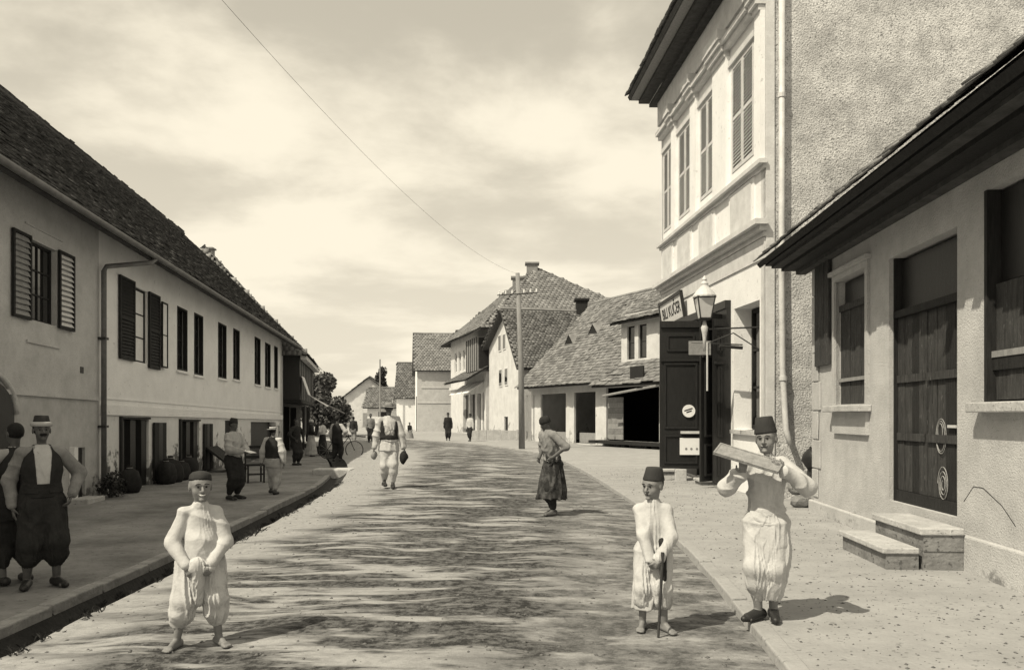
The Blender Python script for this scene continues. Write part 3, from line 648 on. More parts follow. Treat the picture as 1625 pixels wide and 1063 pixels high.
# eave: stepped dark boards, rafters' ends and tiled roof
for i, (v, w0, w1_) in enumerate(((HE + .03, HW - .1, HW), (HE - .01, HW - .26, HW - .101), (HE - .06, .16, HW - .262), (HE - .12, .001, .158))):
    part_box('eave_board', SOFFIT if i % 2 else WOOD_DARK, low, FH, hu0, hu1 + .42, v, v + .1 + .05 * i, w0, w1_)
sl = 0.80
e0, e1 = FH.pt(hu0 - .3, HE + .10, HW + .12), FH.pt(hu1 + .55, HE + .10, HW + .12); rs = -FH.N * 4.6 + Vector((0, 0, 4.6 * sl))
roof_poly(low, [e0, e1, e1 + rs, e0 + rs], SHINGLE, tw=.16, ex=.2, th=.02, single=300, jit=.02, name='shingle', deck_t=.09, deckmat=WOOD_DARK)
bkv = -FH.N * 9.2
roof_poly(low, [e1 + bkv, e0 + bkv, e0 + rs, e1 + rs], SHINGLE, tw=.3, ex=.3, th=.02)
b = B()
for u in (hu0 + .1, hu1 - .12): b.prism(Fr(FH.pt(u, 0, 0), FH.pt(u, 0, -1), FH.U[:2]), [(0, HE + .45), (8.1, HE + .45), (4.05, HE + .35 + 4.05 * sl)], -.1, .1)
b.build('gable_wall', HOUSE_WALL, low)
# small window: casing, inner boards, sill
u0, u1, v0, v1 = w1; c = .09; b = B()
b.box(FH, u0 - c, u0, v0 - .02, v1 + c, -.05, .035); b.box(FH, u1, u1 + c, v0 - .02, v1 + c, -.05, .035); b.box(FH, u0, u1, v1, v1 + c, -.05, .035); b.box(FH, u0 - c - .05, u1 + c + .05, v1 + c + .002, v1 + c + .06, .001, .08)
b.build('window_casing', HOUSE_WALL, low)
board_panel(low, FH, (u0 + .005, u1 - .005, v0, v1 - .45), -.07, WOOD_WORN, 3, .04)
part_box('transom', WOOD_WORN, low, FH, u0, u1, v1 - .45, v1 - .36, -.1, -.04); part_box('pane', WOOD_BLACK, low, FH, u0 + .03, u1 - .03, v1 - .36, v1 - .02, -.14, -.12)  # top light is a black board, no glass
part_box('shutter_bar', WOOD_GREY, low, FH, u0 + .01, u1 - .01, v0 + .33, v0 + .38, -.062, -.03)
part_box('window_sill', STONE, low, FH, u0 - .16, u1 + .12, v0 - .11, v0 - .02, .001, .17, bevel=.012)
part_box('sill_apron', HOUSE_WALL, low, FH, u0 - .08, u1 + .04, v0 - .42, v0 - .115, .001, .05)
# shutter leaf folded back against the wall
l_ = FH.rect(1298, 1321, 415, 580); board_panel(low, FH, (l_[0], l_[1], l_[2], l_[3]), .06, WOOD_WORN, 3, .045)
# big window beside the door
u0, u1, v0, v1 = w3
for a_ in (u1 - .05, u0): part_box('window_jamb', WOOD_DARK, low, FH, a_, a_ + .05, v0, v1, -.12, .02)
board_panel(low, FH, (u0 + .06, u1 - .055, v0 + .02, v1 - .9), -.06, WOOD_WORN, 5, .04)
part_box('shutter_bar', WOOD_GREY, low, FH, u0 + .06, u1 - .055, v0 + .42, v0 + .48, -.05, -.02); part_box('shutter_bar', WOOD_DARK, low, FH, u0 + .06, u1 - .055, v0 + .3, v0 + .418, -.05, -.03)
part_box('pane', WOOD_BLACK, low, FH, u0 + .06, u1 - .055, v1 - .88, v1 - .02, -.13, -.11)  # black board in the upper light instead of glass
part_box('window_sill', STONE, low, FH, u0 - .1, u1 + .1, v0 - .1, v0 - .003, .001, .15, bevel=.012)
# door: double leaf of planks with ledges, chalk rings, iron latch
u0, u1, v0, v1 = dr; mid = u0 + (u1 - u0) * .52
for a, b_ in ((u0 + .02, mid - .006), (mid + .006, u1 - .02)):
    board_panel(low, FH, (a, b_, v0 + .14, v1 - .75), -.10, WOOD_WORN, 4, .05, mats=[WOOD_WORN, WOOD_DARK, WOOD_WORN])
    for v in (v0 + .75, v0 + 1.45): part_box('door_ledge', WOOD_WORN, low, FH, a + .03, b_ - .03, v, v + .09, -.092, -.07)
part_box('door_sill', WOOD_DARK, low, FH, u0, u1, v0, v0 + .135, -.2, -.06)
part_box('fanlight_board', WOOD_BLACK, low, FH, u0 + .05, u1 - .05, v1 - .66, v1 - .04, -.16, -.14); part_box('transom', WOOD_DARK, low, FH, u0, u1, v1 - .745, v1 - .66, -.18, -.05)  # black board above the door where glass would mirror the sky
for a_ in (u0 - .001, u1 - .03): part_box('door_jamb', WOOD_DARK, low, FH, a_, a_ + .031, v0, v1, -.28, -.052)
part_box('latch', ZINC, low, FH, u0 + .16, u0 + .34, v0 + .92, v0 + .95, -.075, -.06)
def ring(fr, cu, cv, ru, rv, wz, t=.008, turns=1.0, grow=0.0, n=40):
    pts_ = []
    for i in range(int(n * turns) + 1):
        a = 2 * math.pi * i / n; g_ = 1 - grow * i / (n * turns); pts_.append(fr.pt(cu + ru * g_ * math.cos(a), cv + rv * g_ * math.sin(a), wz))
    return pts_
cu = FH.u(1481); cvv = FH.px(1481, 692)[1]
b = B(); b.tube(ring(FH, cu, cvv, .115, .19, -.083), 0.0045, 5); b.tube(ring(FH, cu + .01, cvv, .095, .165, -.083), .004, 5); b.tube(ring(FH, cu + .02, cvv + .05, .055, .09, -.083), .0045, 5); b.build('chalk_drawing', CHALK, low)
cu = FH.u(1484); cvv = FH.px(1484, 768)[1]
b = B(); b.tube(ring(FH, cu, cvv, .12, .2, -.083, turns=3.2, grow=.8), .005, 5); b.build('chalk_drawing', CHALK, low)
# steps
su0, su1 = 1.80, 3.05
stp = empty('stone_steps', FH.pt(su0 + .8, 0, .5), 'two worn stone steps in front of the dark plank door', 'steps')
part_box('step', STONE, stp, FH, su0, su1, .36, .43, .075, .50, bevel=.012); part_box('riser', STONE_DARK, stp, FH, su0 + .02, su1 - .02, .2, .358, .075, .46)
part_box('step', STONE, stp, FH, su0 + .01, su1 + .02, .17, .23, .502, .86, bevel=.012); part_box('riser', STONE_DARK, stp, FH, su0 + .03, su1, -.03, .168, .505, .82)
part_box('riser', STONE_DARK, stp, FH, su0 + .03, su1 - .03, -.03, .198, .075, .46)
# crack lines in the plaster
for pl in ([(1530, 795), (1545, 772), (1560, 774), (1590, 802), (1612, 835)], [(1300, 555), (1302, 640), (1299, 700)], [(1478, 560), (1480, 640)]):
    q = [FH.px(x, y) for x, y in pl]; B().tube([FH.pt(u, v, .001) for u, v in q], .0035, 5).build('plaster_crack', VOID, low)

# ================================================================== right: tall white house with shop
FT = Fr((4.70, 14.6, ZR - .02), (4.46, 23.5), (-1, 0), k=-0.006)
tall = empty('tall_house', FT.pt(4, 0, 3), 'tall white two-storey house with louvred shutters, cornices and ground-floor shop', 'house')
TL = FT.L; TT = 10.35
ws = [FT.rect(1161, 1196, 78, 258), FT.rect(1111, 1134, 163, 316), FT.rect(1077, 1098, 215, 357), FT.rect(1053, 1068, 268, 395)]
vt = sum(r[3] for r in ws[:2]) / 2; vb = sum(r[2] for r in ws[:2]) / 2
ws = [(max(r[0], .42), min(r[1], TL - .25), vb, vt) for r in ws]
so_ = FT.rect(1165, 1211, 475, 668); so_ = (max(so_[0], .32), so_[1], 1.25, 3.74)
do_ = (FT.u(1142), FT.u(1112), .12, 3.72)
vled = FT.px(1215, 356)[1]; vsil = FT.px(1215, 256)[1]
wall(B(), FT, 0, TL, 0, TT, ws + [so_, do_], .45).build('wall_front', PLASTER, tall)
FS = Fr(FT.pt(0, 0, 0), FT.pt(0, 0, -9), (0, -1)); FS.P.z = FT.P.z
wall(B(), FS, 0.16, 10.5, 0, TT + .4, [], .3).build('wall_side', STUCCO, tall)['label'] = 'rough stucco side wall'
part_box('corner_strip', TRIM, tall, FS, 0, .158, 0, TT, -.25, .03)
b = B(); FB = Fr(FT.pt(TL, 0, 0), FT.pt(TL, 0, -9), (0, 1)); FB.P.z = FT.P.z
b.box(FB, 0, 10.5, 0, TT, -.3, -.002); b.box(FT, 0.3, TL, 0, TT, -10.5, -10.2); b.build('wall_back', PLASTER, tall)
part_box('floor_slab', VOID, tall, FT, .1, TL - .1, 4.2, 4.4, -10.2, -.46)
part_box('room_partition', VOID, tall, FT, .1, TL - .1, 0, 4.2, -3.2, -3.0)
# ledge, sill course, panels, pilasters
def moulding(fr, u0, u1, v, steps, name='cornice', m=PLASTER):
    b = B()
    for i, (dv, h_, ww) in enumerate(steps): b.box(fr, u0 - ww * .6, u1 + ww * .6, v + dv, v + dv + h_, .001, ww)
    return b.build(name, m, tall)
moulding(FT, 0, TL, vled - .22, [(0, .1, .05), (.102, .1, .14), (.204, .1, .24)], 'string_course', TRIM)
part_box('fascia_band', TRIM, tall, FT, 0.0, TL, vled - .62, vled - .23, .001, .03)
moulding(FT, 0, TL, vsil - .12, [(0, .07, .06), (.072, .08, .15)], 'sill_course', TRIM)
for r in ws:
    part_box('apron_panel', TRIM, tall, FT, r[0] + .05, r[1] - .05, vled + .2, vsil - .2, .031, .05)
    part_box('sill_panel', PLASTER, tall, FT, r[0] - .1, r[1] + .1, vled + .12, vsil - .13, .001, .03)
pil = [(0.02, .36)]
for a, c_ in zip(ws, ws[1:]):
    x0, x1 = sorted((a[1], c_[0])); 
    if x1 - x0 > .3: pil.append((x0 + .12, x1 - .12))
for a, c_ in pil:
    part_box('pilaster', PLASTER, tall, FT, a, c_, vsil + .04, vt + .28, .001, .09)
    bb = B()
    for i, (dv, h_, ww) in enumerate(((.282, .1, .13), (.384, .12, .2), (.506, .1, .26), (.608, .22, .3))): bb.box(FT, a - .03 * i, c_ + .03 * i, vt + dv, vt + dv + h_, .001, ww)
    bb.build('capital', TRIM, tall)
for r in ws:
    bb = B(); bb.box(FT, r[0] - .12, r[1] + .12, vt + .02, vt + .14, .001, .05); bb.box(FT, r[0] - .12, r[1] + .12, vt + .40, vt + .5, .001, .14); bb.box(FT, r[0] - .12, r[1] + .12, vt + .502, vt + .6, .001, .22); bb.build('window_hood', TRIM, tall)
    um = (r[0] + r[1]) / 2
    for a, c_ in ((r[0] + .02, um - .01), (um + .01, r[1] - .02)): shutter(tall, FT, (a, c_, r[2] + .03, r[3] - .02), -.04, SHUTTER, 28, rails=1, bar=.06, tilt=.46)
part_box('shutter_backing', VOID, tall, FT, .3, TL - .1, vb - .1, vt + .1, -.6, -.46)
# top entablature and deep eave
part_box('frieze', TRIM, tall, FT, 0, TL, vt + .84, TT - .02, .001, .12)
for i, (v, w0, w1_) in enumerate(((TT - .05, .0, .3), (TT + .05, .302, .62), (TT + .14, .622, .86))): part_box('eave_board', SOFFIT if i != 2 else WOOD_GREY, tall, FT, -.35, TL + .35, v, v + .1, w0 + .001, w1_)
e0, e1 = FT.pt(-.4, TT + .26, .95), FT.pt(TL + .4, TT + .26, .95); rs = -FT.N * 6 + Vector((0, 0, 3.4))
roof_poly(tall, [e0, e1, e1 + rs, e0 + rs], TILE_MID, tw=.22, ex=.2, deck_t=.12); bkv = -FT.N * 12
roof_poly(tall, [e1 + bkv, e0 + bkv, e0 + rs, e1 + rs], TILE_MID, tw=.4, ex=.4)
# deep window with wooden frame set far back
window(tall, FT, (so_[0] + .02, so_[1] - .02, so_[2] + .02, so_[3] - .02), -.36, WOOD_DARK, .08, 2, 3, GLASS, .08)
part_box('window_sill', STONE, tall, FT, so_[0] - .05, so_[1] + .05, so_[2] - .08, so_[2], -.3, .08)
# downpipe on the side wall
pu = FS.u(1240, .1)
o = B().tube([FS.pt(pu, TT + .2, .12), FS.pt(pu, 4.2, .11), FS.pt(pu + .02, 2.4, .11), FS.pt(pu + .08, 1.3, .11), FS.pt(pu + .14, 1.02, .2)], .055, 12).build('downpipe', ZINC, tall, smooth=True)
for v in (2.2, 4.6, 7.4): B().tube([FS.pt(pu + (.03 if v < 3 else 0), v, .11), FS.pt(pu + (.03 if v < 3 else 0), v + .08, .11)], .072, 12).build('pipe_collar', ZINC, o)
# shop portal: dark wooden surround, leaves folded out into the street
pu0, pu1 = FT.u(1160), FT.u(1054)
b = B(); b.box(FT, pu0, do_[0] - .003, .1, 3.78, .001, .1); b.box(FT, do_[1] + .003, pu1, .1, 3.78, .001, .1); b.box(FT, pu0, pu1, 3.782, 3.95, .001, .13); b.build('shop_front', WOOD_BLACK, tall)
def door_leaf(u, wlen, v0, v1, ang, nm, mirror=1):
    """panelled leaf hinged at (u) on the wall, swung out by ang from the wall normal"""
    a = FT.pt(u, 0, .1); d = (FT.N * math.cos(ang) + FT.U * math.sin(ang) * mirror); fr = Fr(a, a + d * wlen, (0, -1)); fr.P.z = FT.P.z
    lf = part_box(nm, WOOD_BLACK, tall, fr, 0, wlen, v0, v1, -.05, 0)
    bb = B()
    for (x0, x1, y0, y1) in ((.1, wlen - .1, v0 + .95, v1 - 1.0), (.1, wlen - .1, v0 + .12, v0 + .8), (.16, wlen - .16, v1 - .72, v1 - .32)):
        t = .045
        bb.box(fr, x0, x0 + t, y0, y1, .001, .03); bb.box(fr, x1 - t, x1, y0, y1, .001, .03); bb.box(fr, x0 + t, x1 - t, y0, y0 + t, .001, .03); bb.box(fr, x0 + t, x1 - t, y1 - t, y1, .001, .03)
    bb.box(fr, .02, wlen - .02, v1 - .96, v1 - .9, .001, .05); bb.box(fr, .02, wlen - .02, v1 - .16, v1 - .02, .001, .06)
    bb.build('leaf_moulding', WOOD_DARK, lf); return fr, lf
lfr, leafA = door_leaf(FT.u(1120), .98, .30, 3.80, .10, 'door_leaf')
fr2, leafB = door_leaf(FT.u(1152), .62, .15, 3.75, .55, 'door_leaf', -1)
fr3, leafC = door_leaf(FT.u(1160), .30, .15, 3.6, .2, 'door_leaf', -1)
def lp(x, y): return lfr.px(x, y, .03)
u_, v_ = lp(1093, 652)
b = B(); nseg = 28; b.prism(lfr, [(u_ + .15 * math.cos(2 * math.pi * i / nseg), v_ + .15 * math.sin(2 * math.pi * i / nseg)) for i in range(nseg)], .032, .045); disc = b.build('round_plate', PAPER, leafA)
def lfm(u, v, w, rot=0): return fr_matrix(lfr, u, v, w) @ Matrix.Rotation(rot, 4, 'Z')
# lines of print on the round plate and on the paper notice, each a thin raised strip
b = B()
for (du, dv, l) in ((0, .035, .2), (.0, -.015, .13)):
    Mx = lfm(u_, v_, .046, R(18)); q = [Mx @ Vector((du + sx * l / 2, dv + sy * .014, z)) for z in (0, .003) for sx, sy in ((-1, -1), (1, -1), (1, 1), (-1, 1))]; b.hexa(q)
b.build('printed_line', INK, leafA)
u_, v_ = lp(1097, 708); part_box('paper_notice', PAPER, leafA, lfr, u_ - .27, u_ + .27, v_ - .2, v_ + .2, .032, .04)
b = B()
for du in (-.13, 0, .12): b.prism(lfr, [(u_ + du + .028 * math.cos(2 * math.pi * i / 10), v_ - .06 + .03 * math.sin(2 * math.pi * i / 10)) for i in range(10)], .041, .044)
b.build('printed_mark', CLOTH_GREY, leafA)
part_box('notice_ledge', ZINC, leafA, lfr, u_ - .25, u_ + .25, v_ + .3, v_ + .36, .002, .1)
part_box('leaf_foot', STONE, tall, lfr, .35, .62, -.02, .29, -.12, .05, bevel=.02)
# slab steps in front of the shop
def slab_thing(nm, label, cat, x, y, lx, ly, h, m=STONE, rz=0.0, group=None):
    Y = (CAMZ - ZR) * FPX / (y - HY); X = (x - 812.5) / FPX * Y; r_ = empty(nm, (X, Y, ZR), label, cat, group, rz)
    B().abox(-lx / 2, lx / 2, -ly / 2, ly / 2, h - .06, h).build('tread', m, r_, local=True, bevel=.012); B().abox(-lx / 2 + .04, lx / 2 - .04, -ly / 2 + .04, ly / 2 - .04, -.03, h - .062).build('base', STONE_DARK, r_, local=True); return r_
slab_thing('door_slab', 'low stone slab on the pavement before the shop door', 'step', 1128, 768, .66, .6, .13)
slab_thing('door_slab', 'long low stone slab beside the outer dark door leaf', 'step', 1068, 752, .75, .6, .14)
# hanging shop sign with lettering
sfr = Fr(FT.pt(FT.u(1092), 0, .05), FT.pt(FT.u(1056), 0, .05), (-1, 0)); sfr.P.z = FT.P.z
sgn = empty('shop_sign', sfr.pt(sfr.L / 2, 4.25, 0), 'pale lettered shop sign tilted under the string course', 'sign')
v0, v1 = 4.12, 4.72
def tilt(u, v, w_=0): p_ = sfr.pt(u, v, w_ + (v - v0) * .16); return p_
def tbox(u0, u1, a, b_, w0, w1_): return [tilt(u0, a, w0), tilt(u1, a, w0), tilt(u1, b_, w0), tilt(u0, b_, w0), tilt(u0, a, w1_), tilt(u1, a, w1_), tilt(u1, b_, w1_), tilt(u0, b_, w1_)]
B().hexa(tbox(.06, sfr.L - .06, v0, v1, 0, .04)).build('board', WOOD_PALE, sgn)
b = B(); b.hexa(tbox(0, sfr.L, v1, v1 + .08, -.01, .07)); b.hexa(tbox(0, sfr.L, v0 - .08, v0, -.01, .07)); b.hexa(tbox(0, .058, v0, v1, -.01, .07)); b.hexa(tbox(sfr.L - .058, sfr.L, v0, v1, -.01, .07)); b.build('frame', WOOD_BLACK, sgn)
Mx = fr_matrix(sfr, sfr.L / 2, v0 + .3, .048 + .046); Mx = Mx @ Matrix.Rotation(math.atan(.16), 4, 'X')
tl_ = text_mesh('lettering', 'BILI KUČER', .42, sgn, INK, Mx)
wd_ = max(v.co.length for v in tl_.data.vertices) * 2
if wd_ > sfr.L * .86:
    X3 = fr_matrix(sfr, 0, 0, 0).to_3x3().col[0]; f_ = sfr.L * .86 / wd_
    for v in tl_.data.vertices: v.co = v.co + X3 * (v.co.dot(X3) * (f_ - 1))
# lantern on its wall bracket
LY = 15.0; LX = (1118 - 812.5) / FPX * LY
def zat(y, Y): return CAMZ + (HY - y) / FPX * Y
lamp = empty('street_lamp', (LX, LY, zat(545, LY)), 'glazed gas lantern on an iron bracket beside the shop', 'street lamp')
zt, zr_, zb_, zk = zat(448, LY), zat(472, LY), zat(506, LY), zat(520, LY)
wt, wb = .165, .10
cage = B()
for sx, sy in ((-1, -1), (1, -1), (1, 1), (-1, 1)): cage.tube([(LX + sx * wb, LY + sy * wb, zb_), (LX + sx * wt, LY + sy * wt, zr_)], .012, 6)
for z, ww in ((zb_, wb), (zr_, wt)):
    for i in range(4):
        c4 = [(-1, -1), (1, -1), (1, 1), (-1, 1)]; a, c_ = c4[i], c4[(i + 1) % 4]; cage.tube([(LX + a[0] * ww, LY + a[1] * ww, z), (LX + c_[0] * ww, LY + c_[1] * ww, z)], .012, 6)
cage.build('frame', IRON, lamp)
mglass = mat('lantern_glass', .62, .5, 3, rough=.15, bump=0, spec=.6)
for i in range(4):
    c4 = [(-1, -1), (1, -1), (1, 1), (-1, 1)]; a, c_ = c4[i], c4[(i + 1) % 4]
    q = [Vector((LX + k[0] * ww * .95, LY + k[1] * ww * .95, z)) for k, ww, z in ((a, wb, zb_ + .02), (c_, wb, zb_ + .02), (c_, wt, zr_ - .02), (a, wt, zr_ - .02))]
    nrm = (q[1] - q[0]).cross(q[2] - q[0]).normalized() * .004; B().hexa([p + nrm for p in q] + [p - nrm for p in q]).build('pane', mglass, lamp)
B().lathe([(.225, zr_), (.225, zr_ + .03), (.15, zr_ + .13), (.08, zr_ + .2), (.07, zr_ + .23), (.075, zr_ + .26), (.04, zr_ + .31), (.05, zr_ + .34), (.02, zr_ + .40), (.003, zr_ + .42)], (LX, LY, 0), 4 * 4).build('roof', ZINC, lamp, smooth=False)
B().lathe([(.1, zb_ - .03), (.11, zb_ + .01)], (LX, LY, 0), 12).build('tray', IRON, lamp)
B().lathe([(.03, zk - .45), (.035, zk - .2), (.05, zk - .1), (.07, zk), (.04, zk + .06), (.03, zb_ - .02)], (LX, LY, 0), 12).build('stem', ZINC, lamp, smooth=True)
b = B(); wx = FT.pt(.2, 0, 0).x; b.tube([(LX, LY, zk - .03), (wx + .02, LY, zk + .01)], .016, 8); b.tube([(LX + .1, LY, zk - .28), (LX + .55, LY, zk - .1), (wx + .02, LY, zk - .42)], .012, 8); b.build('bracket', IRON, lamp)
# second bracket with a blank plate hung from it
SYY = 16.0; wx = FT.pt(1.4, 0, 0).x
ps = empty('hanging_plate', (wx - .5, SYY, zat(565, SYY)), 'small grey plate hung from an iron rod below the lantern', 'sign')
x0, x1 = [(x - 812.5) / FPX * SYY for x in (1093, 1128)]
B().abox(x0, x1, SYY - .012, SYY + .012, zat(563, SYY), zat(541, SYY)).build('plate', mat('grey_plate', .3, .2, 14, bump=.3), ps)
b = B(); b.tube([(x0 + .05, SYY, zat(544, SYY)), (wx + .02, SYY, zat(547, SYY))], .014, 8); b.build('rod', IRON, ps); B().tube([(x0 + .37, SYY - .02, zat(543, SYY)), (x0 + .37, SYY - .02, zat(620, SYY))], .018, 8).build('chain', ZINC, ps)
B().tube([(wx - .45, SYY, zat(549, SYY)), (wx + .02, SYY, zat(552, SYY))], .035, 8).build('arm', IRON, ps)

# rubble plinth with a dark basket in the gap between the houses
rub = empty('rubble_wall', (5.15, 13.6, ZR), 'low heap of rough stones in the gap beside the downpipe', 'stones')
def rock(c, r, seed):
    rr = random.Random(seed); bm = bmesh.new(); bmesh.ops.create_icosphere(bm, subdivisions=2, radius=1)
    off = [(Vector((rr.uniform(-1, 1), rr.uniform(-1, 1), rr.uniform(-1, 1))).normalized(), rr.uniform(.55, .95)) for _ in range(9)]
    for v in bm.verts:
        for n_, d in off:
            e = v.co.dot(n_) - d
            if e > 0: v.co -= n_ * e
        v.co = Vector((v.co.x * r[0], v.co.y * r[1], v.co.z * r[2]))
    me = bpy.data.meshes.new('stone'); bm.to_mesh(me); bm.free(); return me
k = 0
for row in range(3):
    for i in range(5):
        me = rock((0, 0, 0), (.16 + random.uniform(-.03, .04), .2, .13), k); c = (4.86 + i * .25 + row * .05 + random.uniform(-.03, .03), 13.35 + row * .2, ZR + .09 + row * .2)
        link_mesh('stone', me, STONE_DARK, rub, c); k += 1
bk_ = empty('basket', (5.12, 13.5, ZR + .62), 'dark oval basket tipped on the stones behind the boy carrying a tray', 'basket')
Mb = Matrix.Rotation(R(55), 3, 'Y') @ Matrix.Rotation(R(15), 3, 'X')
b = B().lathe([(.12, -.13), (.19, -.05), (.22, .06), (.23, .12), (.21, .12), (.19, .04), (.1, -.1)], (5.12, 13.45, ZR + .74), 16, Mb); b.build('bowl', WOOD_BLACK, bk_, smooth=True)
b = B().tube([Vector((5.12, 13.45, ZR + .74)) + Mb @ Vector((.225 * math.cos(t), .225 * math.sin(t), .12)) for t in np.linspace(0, 2 * math.pi, 20)], .018, 6); b.build('rim', WOOD_DARK, bk_)

# ================================================================== right, beyond: long shingled shop house with a jettied room
FQ = Fr((7.9, 35.0, ZR - .02), (1.2, 48.6), (-1, -.5))
sho = empty('shop_house', FQ.pt(7, 0, 4), 'long low shop house with a big shingle roof and dark open stalls', 'house')
QL = FQ.L
def rq(x0, x1, v0, v1): a, c_ = sorted((FQ.u(x0), FQ.u(x1))); return (a, c_, v0, v1)
ops = [rq(835, 848, .05, 2.85), rq(858, 898, .05, 2.85), rq(911, 945, .05, 2.85), rq(962, 1046, .3, 3.0)]
wall(B(), FQ, 0, QL, 0, 3.6, ops, .12).build('wall', PLASTER_FAR, sho)
b = B(); b.box(FQ, 0, .25, 0, 3.6, -9, -.5); b.box(FQ, QL - .25, QL, 0, 3.6, -9, -.002); b.box(FQ, .25, QL - .25, 0, 3.6, -9.2, -9); b.build('side_wall', PLASTER_FAR, sho)
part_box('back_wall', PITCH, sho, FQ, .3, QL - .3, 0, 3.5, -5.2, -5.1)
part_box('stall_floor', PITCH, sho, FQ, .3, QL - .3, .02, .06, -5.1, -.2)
for i in range(3): part_box('stall_counter', WOOD_GREY if i else WOOD_DARK, sho, FQ, ops[i][0] + .1, ops[i][1] - .1, 0.0, .62, -.48, -.3)
evq = 3.25
uq = FQ.u(986, .0)          # the jettied room takes the near end
e0, e1 = FQ.pt(uq - .6, evq + .35, .85), FQ.pt(QL + .35, evq - .15, .85)
ridge_h = 8.75
rA, rB = FQ.pt(uq - 2.6, ridge_h, -4.6), FQ.pt(QL + .35, ridge_h, -4.6); rB.z = rA.z = FQ.P.z + ridge_h
e0 = FQ.pt(uq - .2, evq, .85); e1 = FQ.pt(QL + .35, evq, .85)
pl_n = (e1 - e0)
rC = FQ.pt(-.6, ridge_h, -4.6)
roof_poly(sho, [e0, e1, rB, FQ.pt(uq - .2, ridge_h, -4.6)], SHINGLE, tw=.24, ex=.24, th=.035, jit=.02, name='shingle', single=150, deckmat=WOOD_DARK)
roof_poly(sho, [FQ.pt(QL + .35, evq, -10), FQ.pt(-.6, evq, -10), rC, rB], SHINGLE, tw=.5, ex=.5)
tt = (6.55 - evq) / (ridge_h - evq); w_e = .85 + (-4.6 - .85) * tt
roof_poly(sho, [FQ.pt(-.6, 6.2, .55), FQ.pt(uq + .25, 6.2, .55), FQ.pt(uq + .25, ridge_h + .1, -4.5), FQ.pt(-.6, ridge_h + .1, -4.5)], SHINGLE, tw=.24, ex=.24, th=.035, jit=.02, name='shingle', deckmat=WOOD_DARK)
b = B()
for u in (.15, QL - .15): b.prism(Fr(FQ.pt(u, 0, 0), FQ.pt(u, 0, -1), FQ.U[:2]), [(0, 3.55), (9, 3.55), (4.6, ridge_h - .3)], -.12, .12)
b.build('gable_wall', WOOD_GREY, sho)
B().tube([rC + Vector((0, 0, .05)), rB + Vector((0, 0, .05))], .12, 8).build('ridge_tile', SHINGLE, sho)
# two small roof vents
for (x, y) in ((905, 548), (943, 531)):
    best = None
    for t_ in np.linspace(0, 1, 60):
        fw = .85 - 5.45 * t_; vv = evq + (ridge_h - evq) * t_; uu = FQ.u(x, fw); q = FQ.pt(uu, vv, fw); yy = HY - (q.z - CAMZ) / q.y * FPX
        if best is None or abs(yy - y) < best[0]: best = (abs(yy - y), uu, vv, fw)
    _, uu, vv, fw = best
    vn = B(); vn.add([FQ.pt(uu - .55, vv, fw + .12), FQ.pt(uu + .55, vv, fw + .12), FQ.pt(uu, vv + .62, fw + .14), FQ.pt(uu, vv + .95, fw - .95)], [(0, 2, 3), (2, 1, 3), (0, 3, 1)]); o = vn.build('roof_vent', SHINGLE, sho)
    B().add([FQ.pt(uu - .45, vv + .06, fw + .10), FQ.pt(uu + .45, vv + .06, fw + .10), FQ.pt(uu, vv + .5, fw + .12), FQ.pt(uu, vv + .1, fw - .1)], [(0, 1, 2), (0, 2, 3), (2, 1, 3), (0, 3, 1)]).build('vent_opening', VOID, o)
# jettied upper room
wj = [rq(995, 1007, 4.35, 6.0), rq(1013, 1026, 4.35, 6.0)]
wall(B(), FQ, 0, uq, 3.6, 6.6, wj, .2).build('upper_wall', PLASTER_FAR, sho)
b = B(); b.box(FQ, uq - .2, uq - .001, 3.6, 6.5, -5, -.201); b.box(FQ, 0, .2, 3.6, 6.5, -5, -.201); b.build('upper_side_wall', PLASTER_FAR, sho)
for r_ in wj: window(sho, FQ, r_, -.1, WOOD_DARK, .07, 1, 2, GLASS)
pe = [FQ.pt(-.4, 3.05, 1.25), FQ.pt(uq + .9, 3.05, 1.25), FQ.pt(uq + .1, 4.15, .02), FQ.pt(-.4, 4.15, .02)]
roof_poly(sho, pe, SHINGLE, tw=.5, ex=.24, th=.04, jit=.03, name='plank_shingle', single=60, deckmat=WOOD_DARK)
pb = FQ.rect(1003, 1024, 581, 602, 1.0); part_box('notice_board', WOOD_DARK, sho, FQ, pb[0], pb[1], pb[2], pb[3], 1.05, 1.12)
bm_ = B(); bm_.tube([FQ.pt(uq - .1, 2.55, 1.15), FQ.pt(.3, 2.95, 1.15)], .06, 6); bm_.build('awning_pole', WOOD_GREY, sho)
pr = rq(966, 990, 0, 0); board_panel(sho, FQ, (pr[0], pr[1], .35, 2.5), .06, WOOD_GREY, 8, .05, horiz=True, mats=[WOOD_GREY, SHINGLE])
part_box('platform', WOOD_DARK, sho, FQ, .1, FQ.u(957), .16, .3, .01, .9)
for a_ in (.4, 2.2, 4.0): part_box('platform_leg', WOOD_DARK, sho, FQ, a_, a_ + .2, -.03, .158, .5, .75)
part_box('hanging_goods', CLOTH_DARK, sho, FQ, 1.0, 1.5, 1.1, 2.4, -.3, -.1)

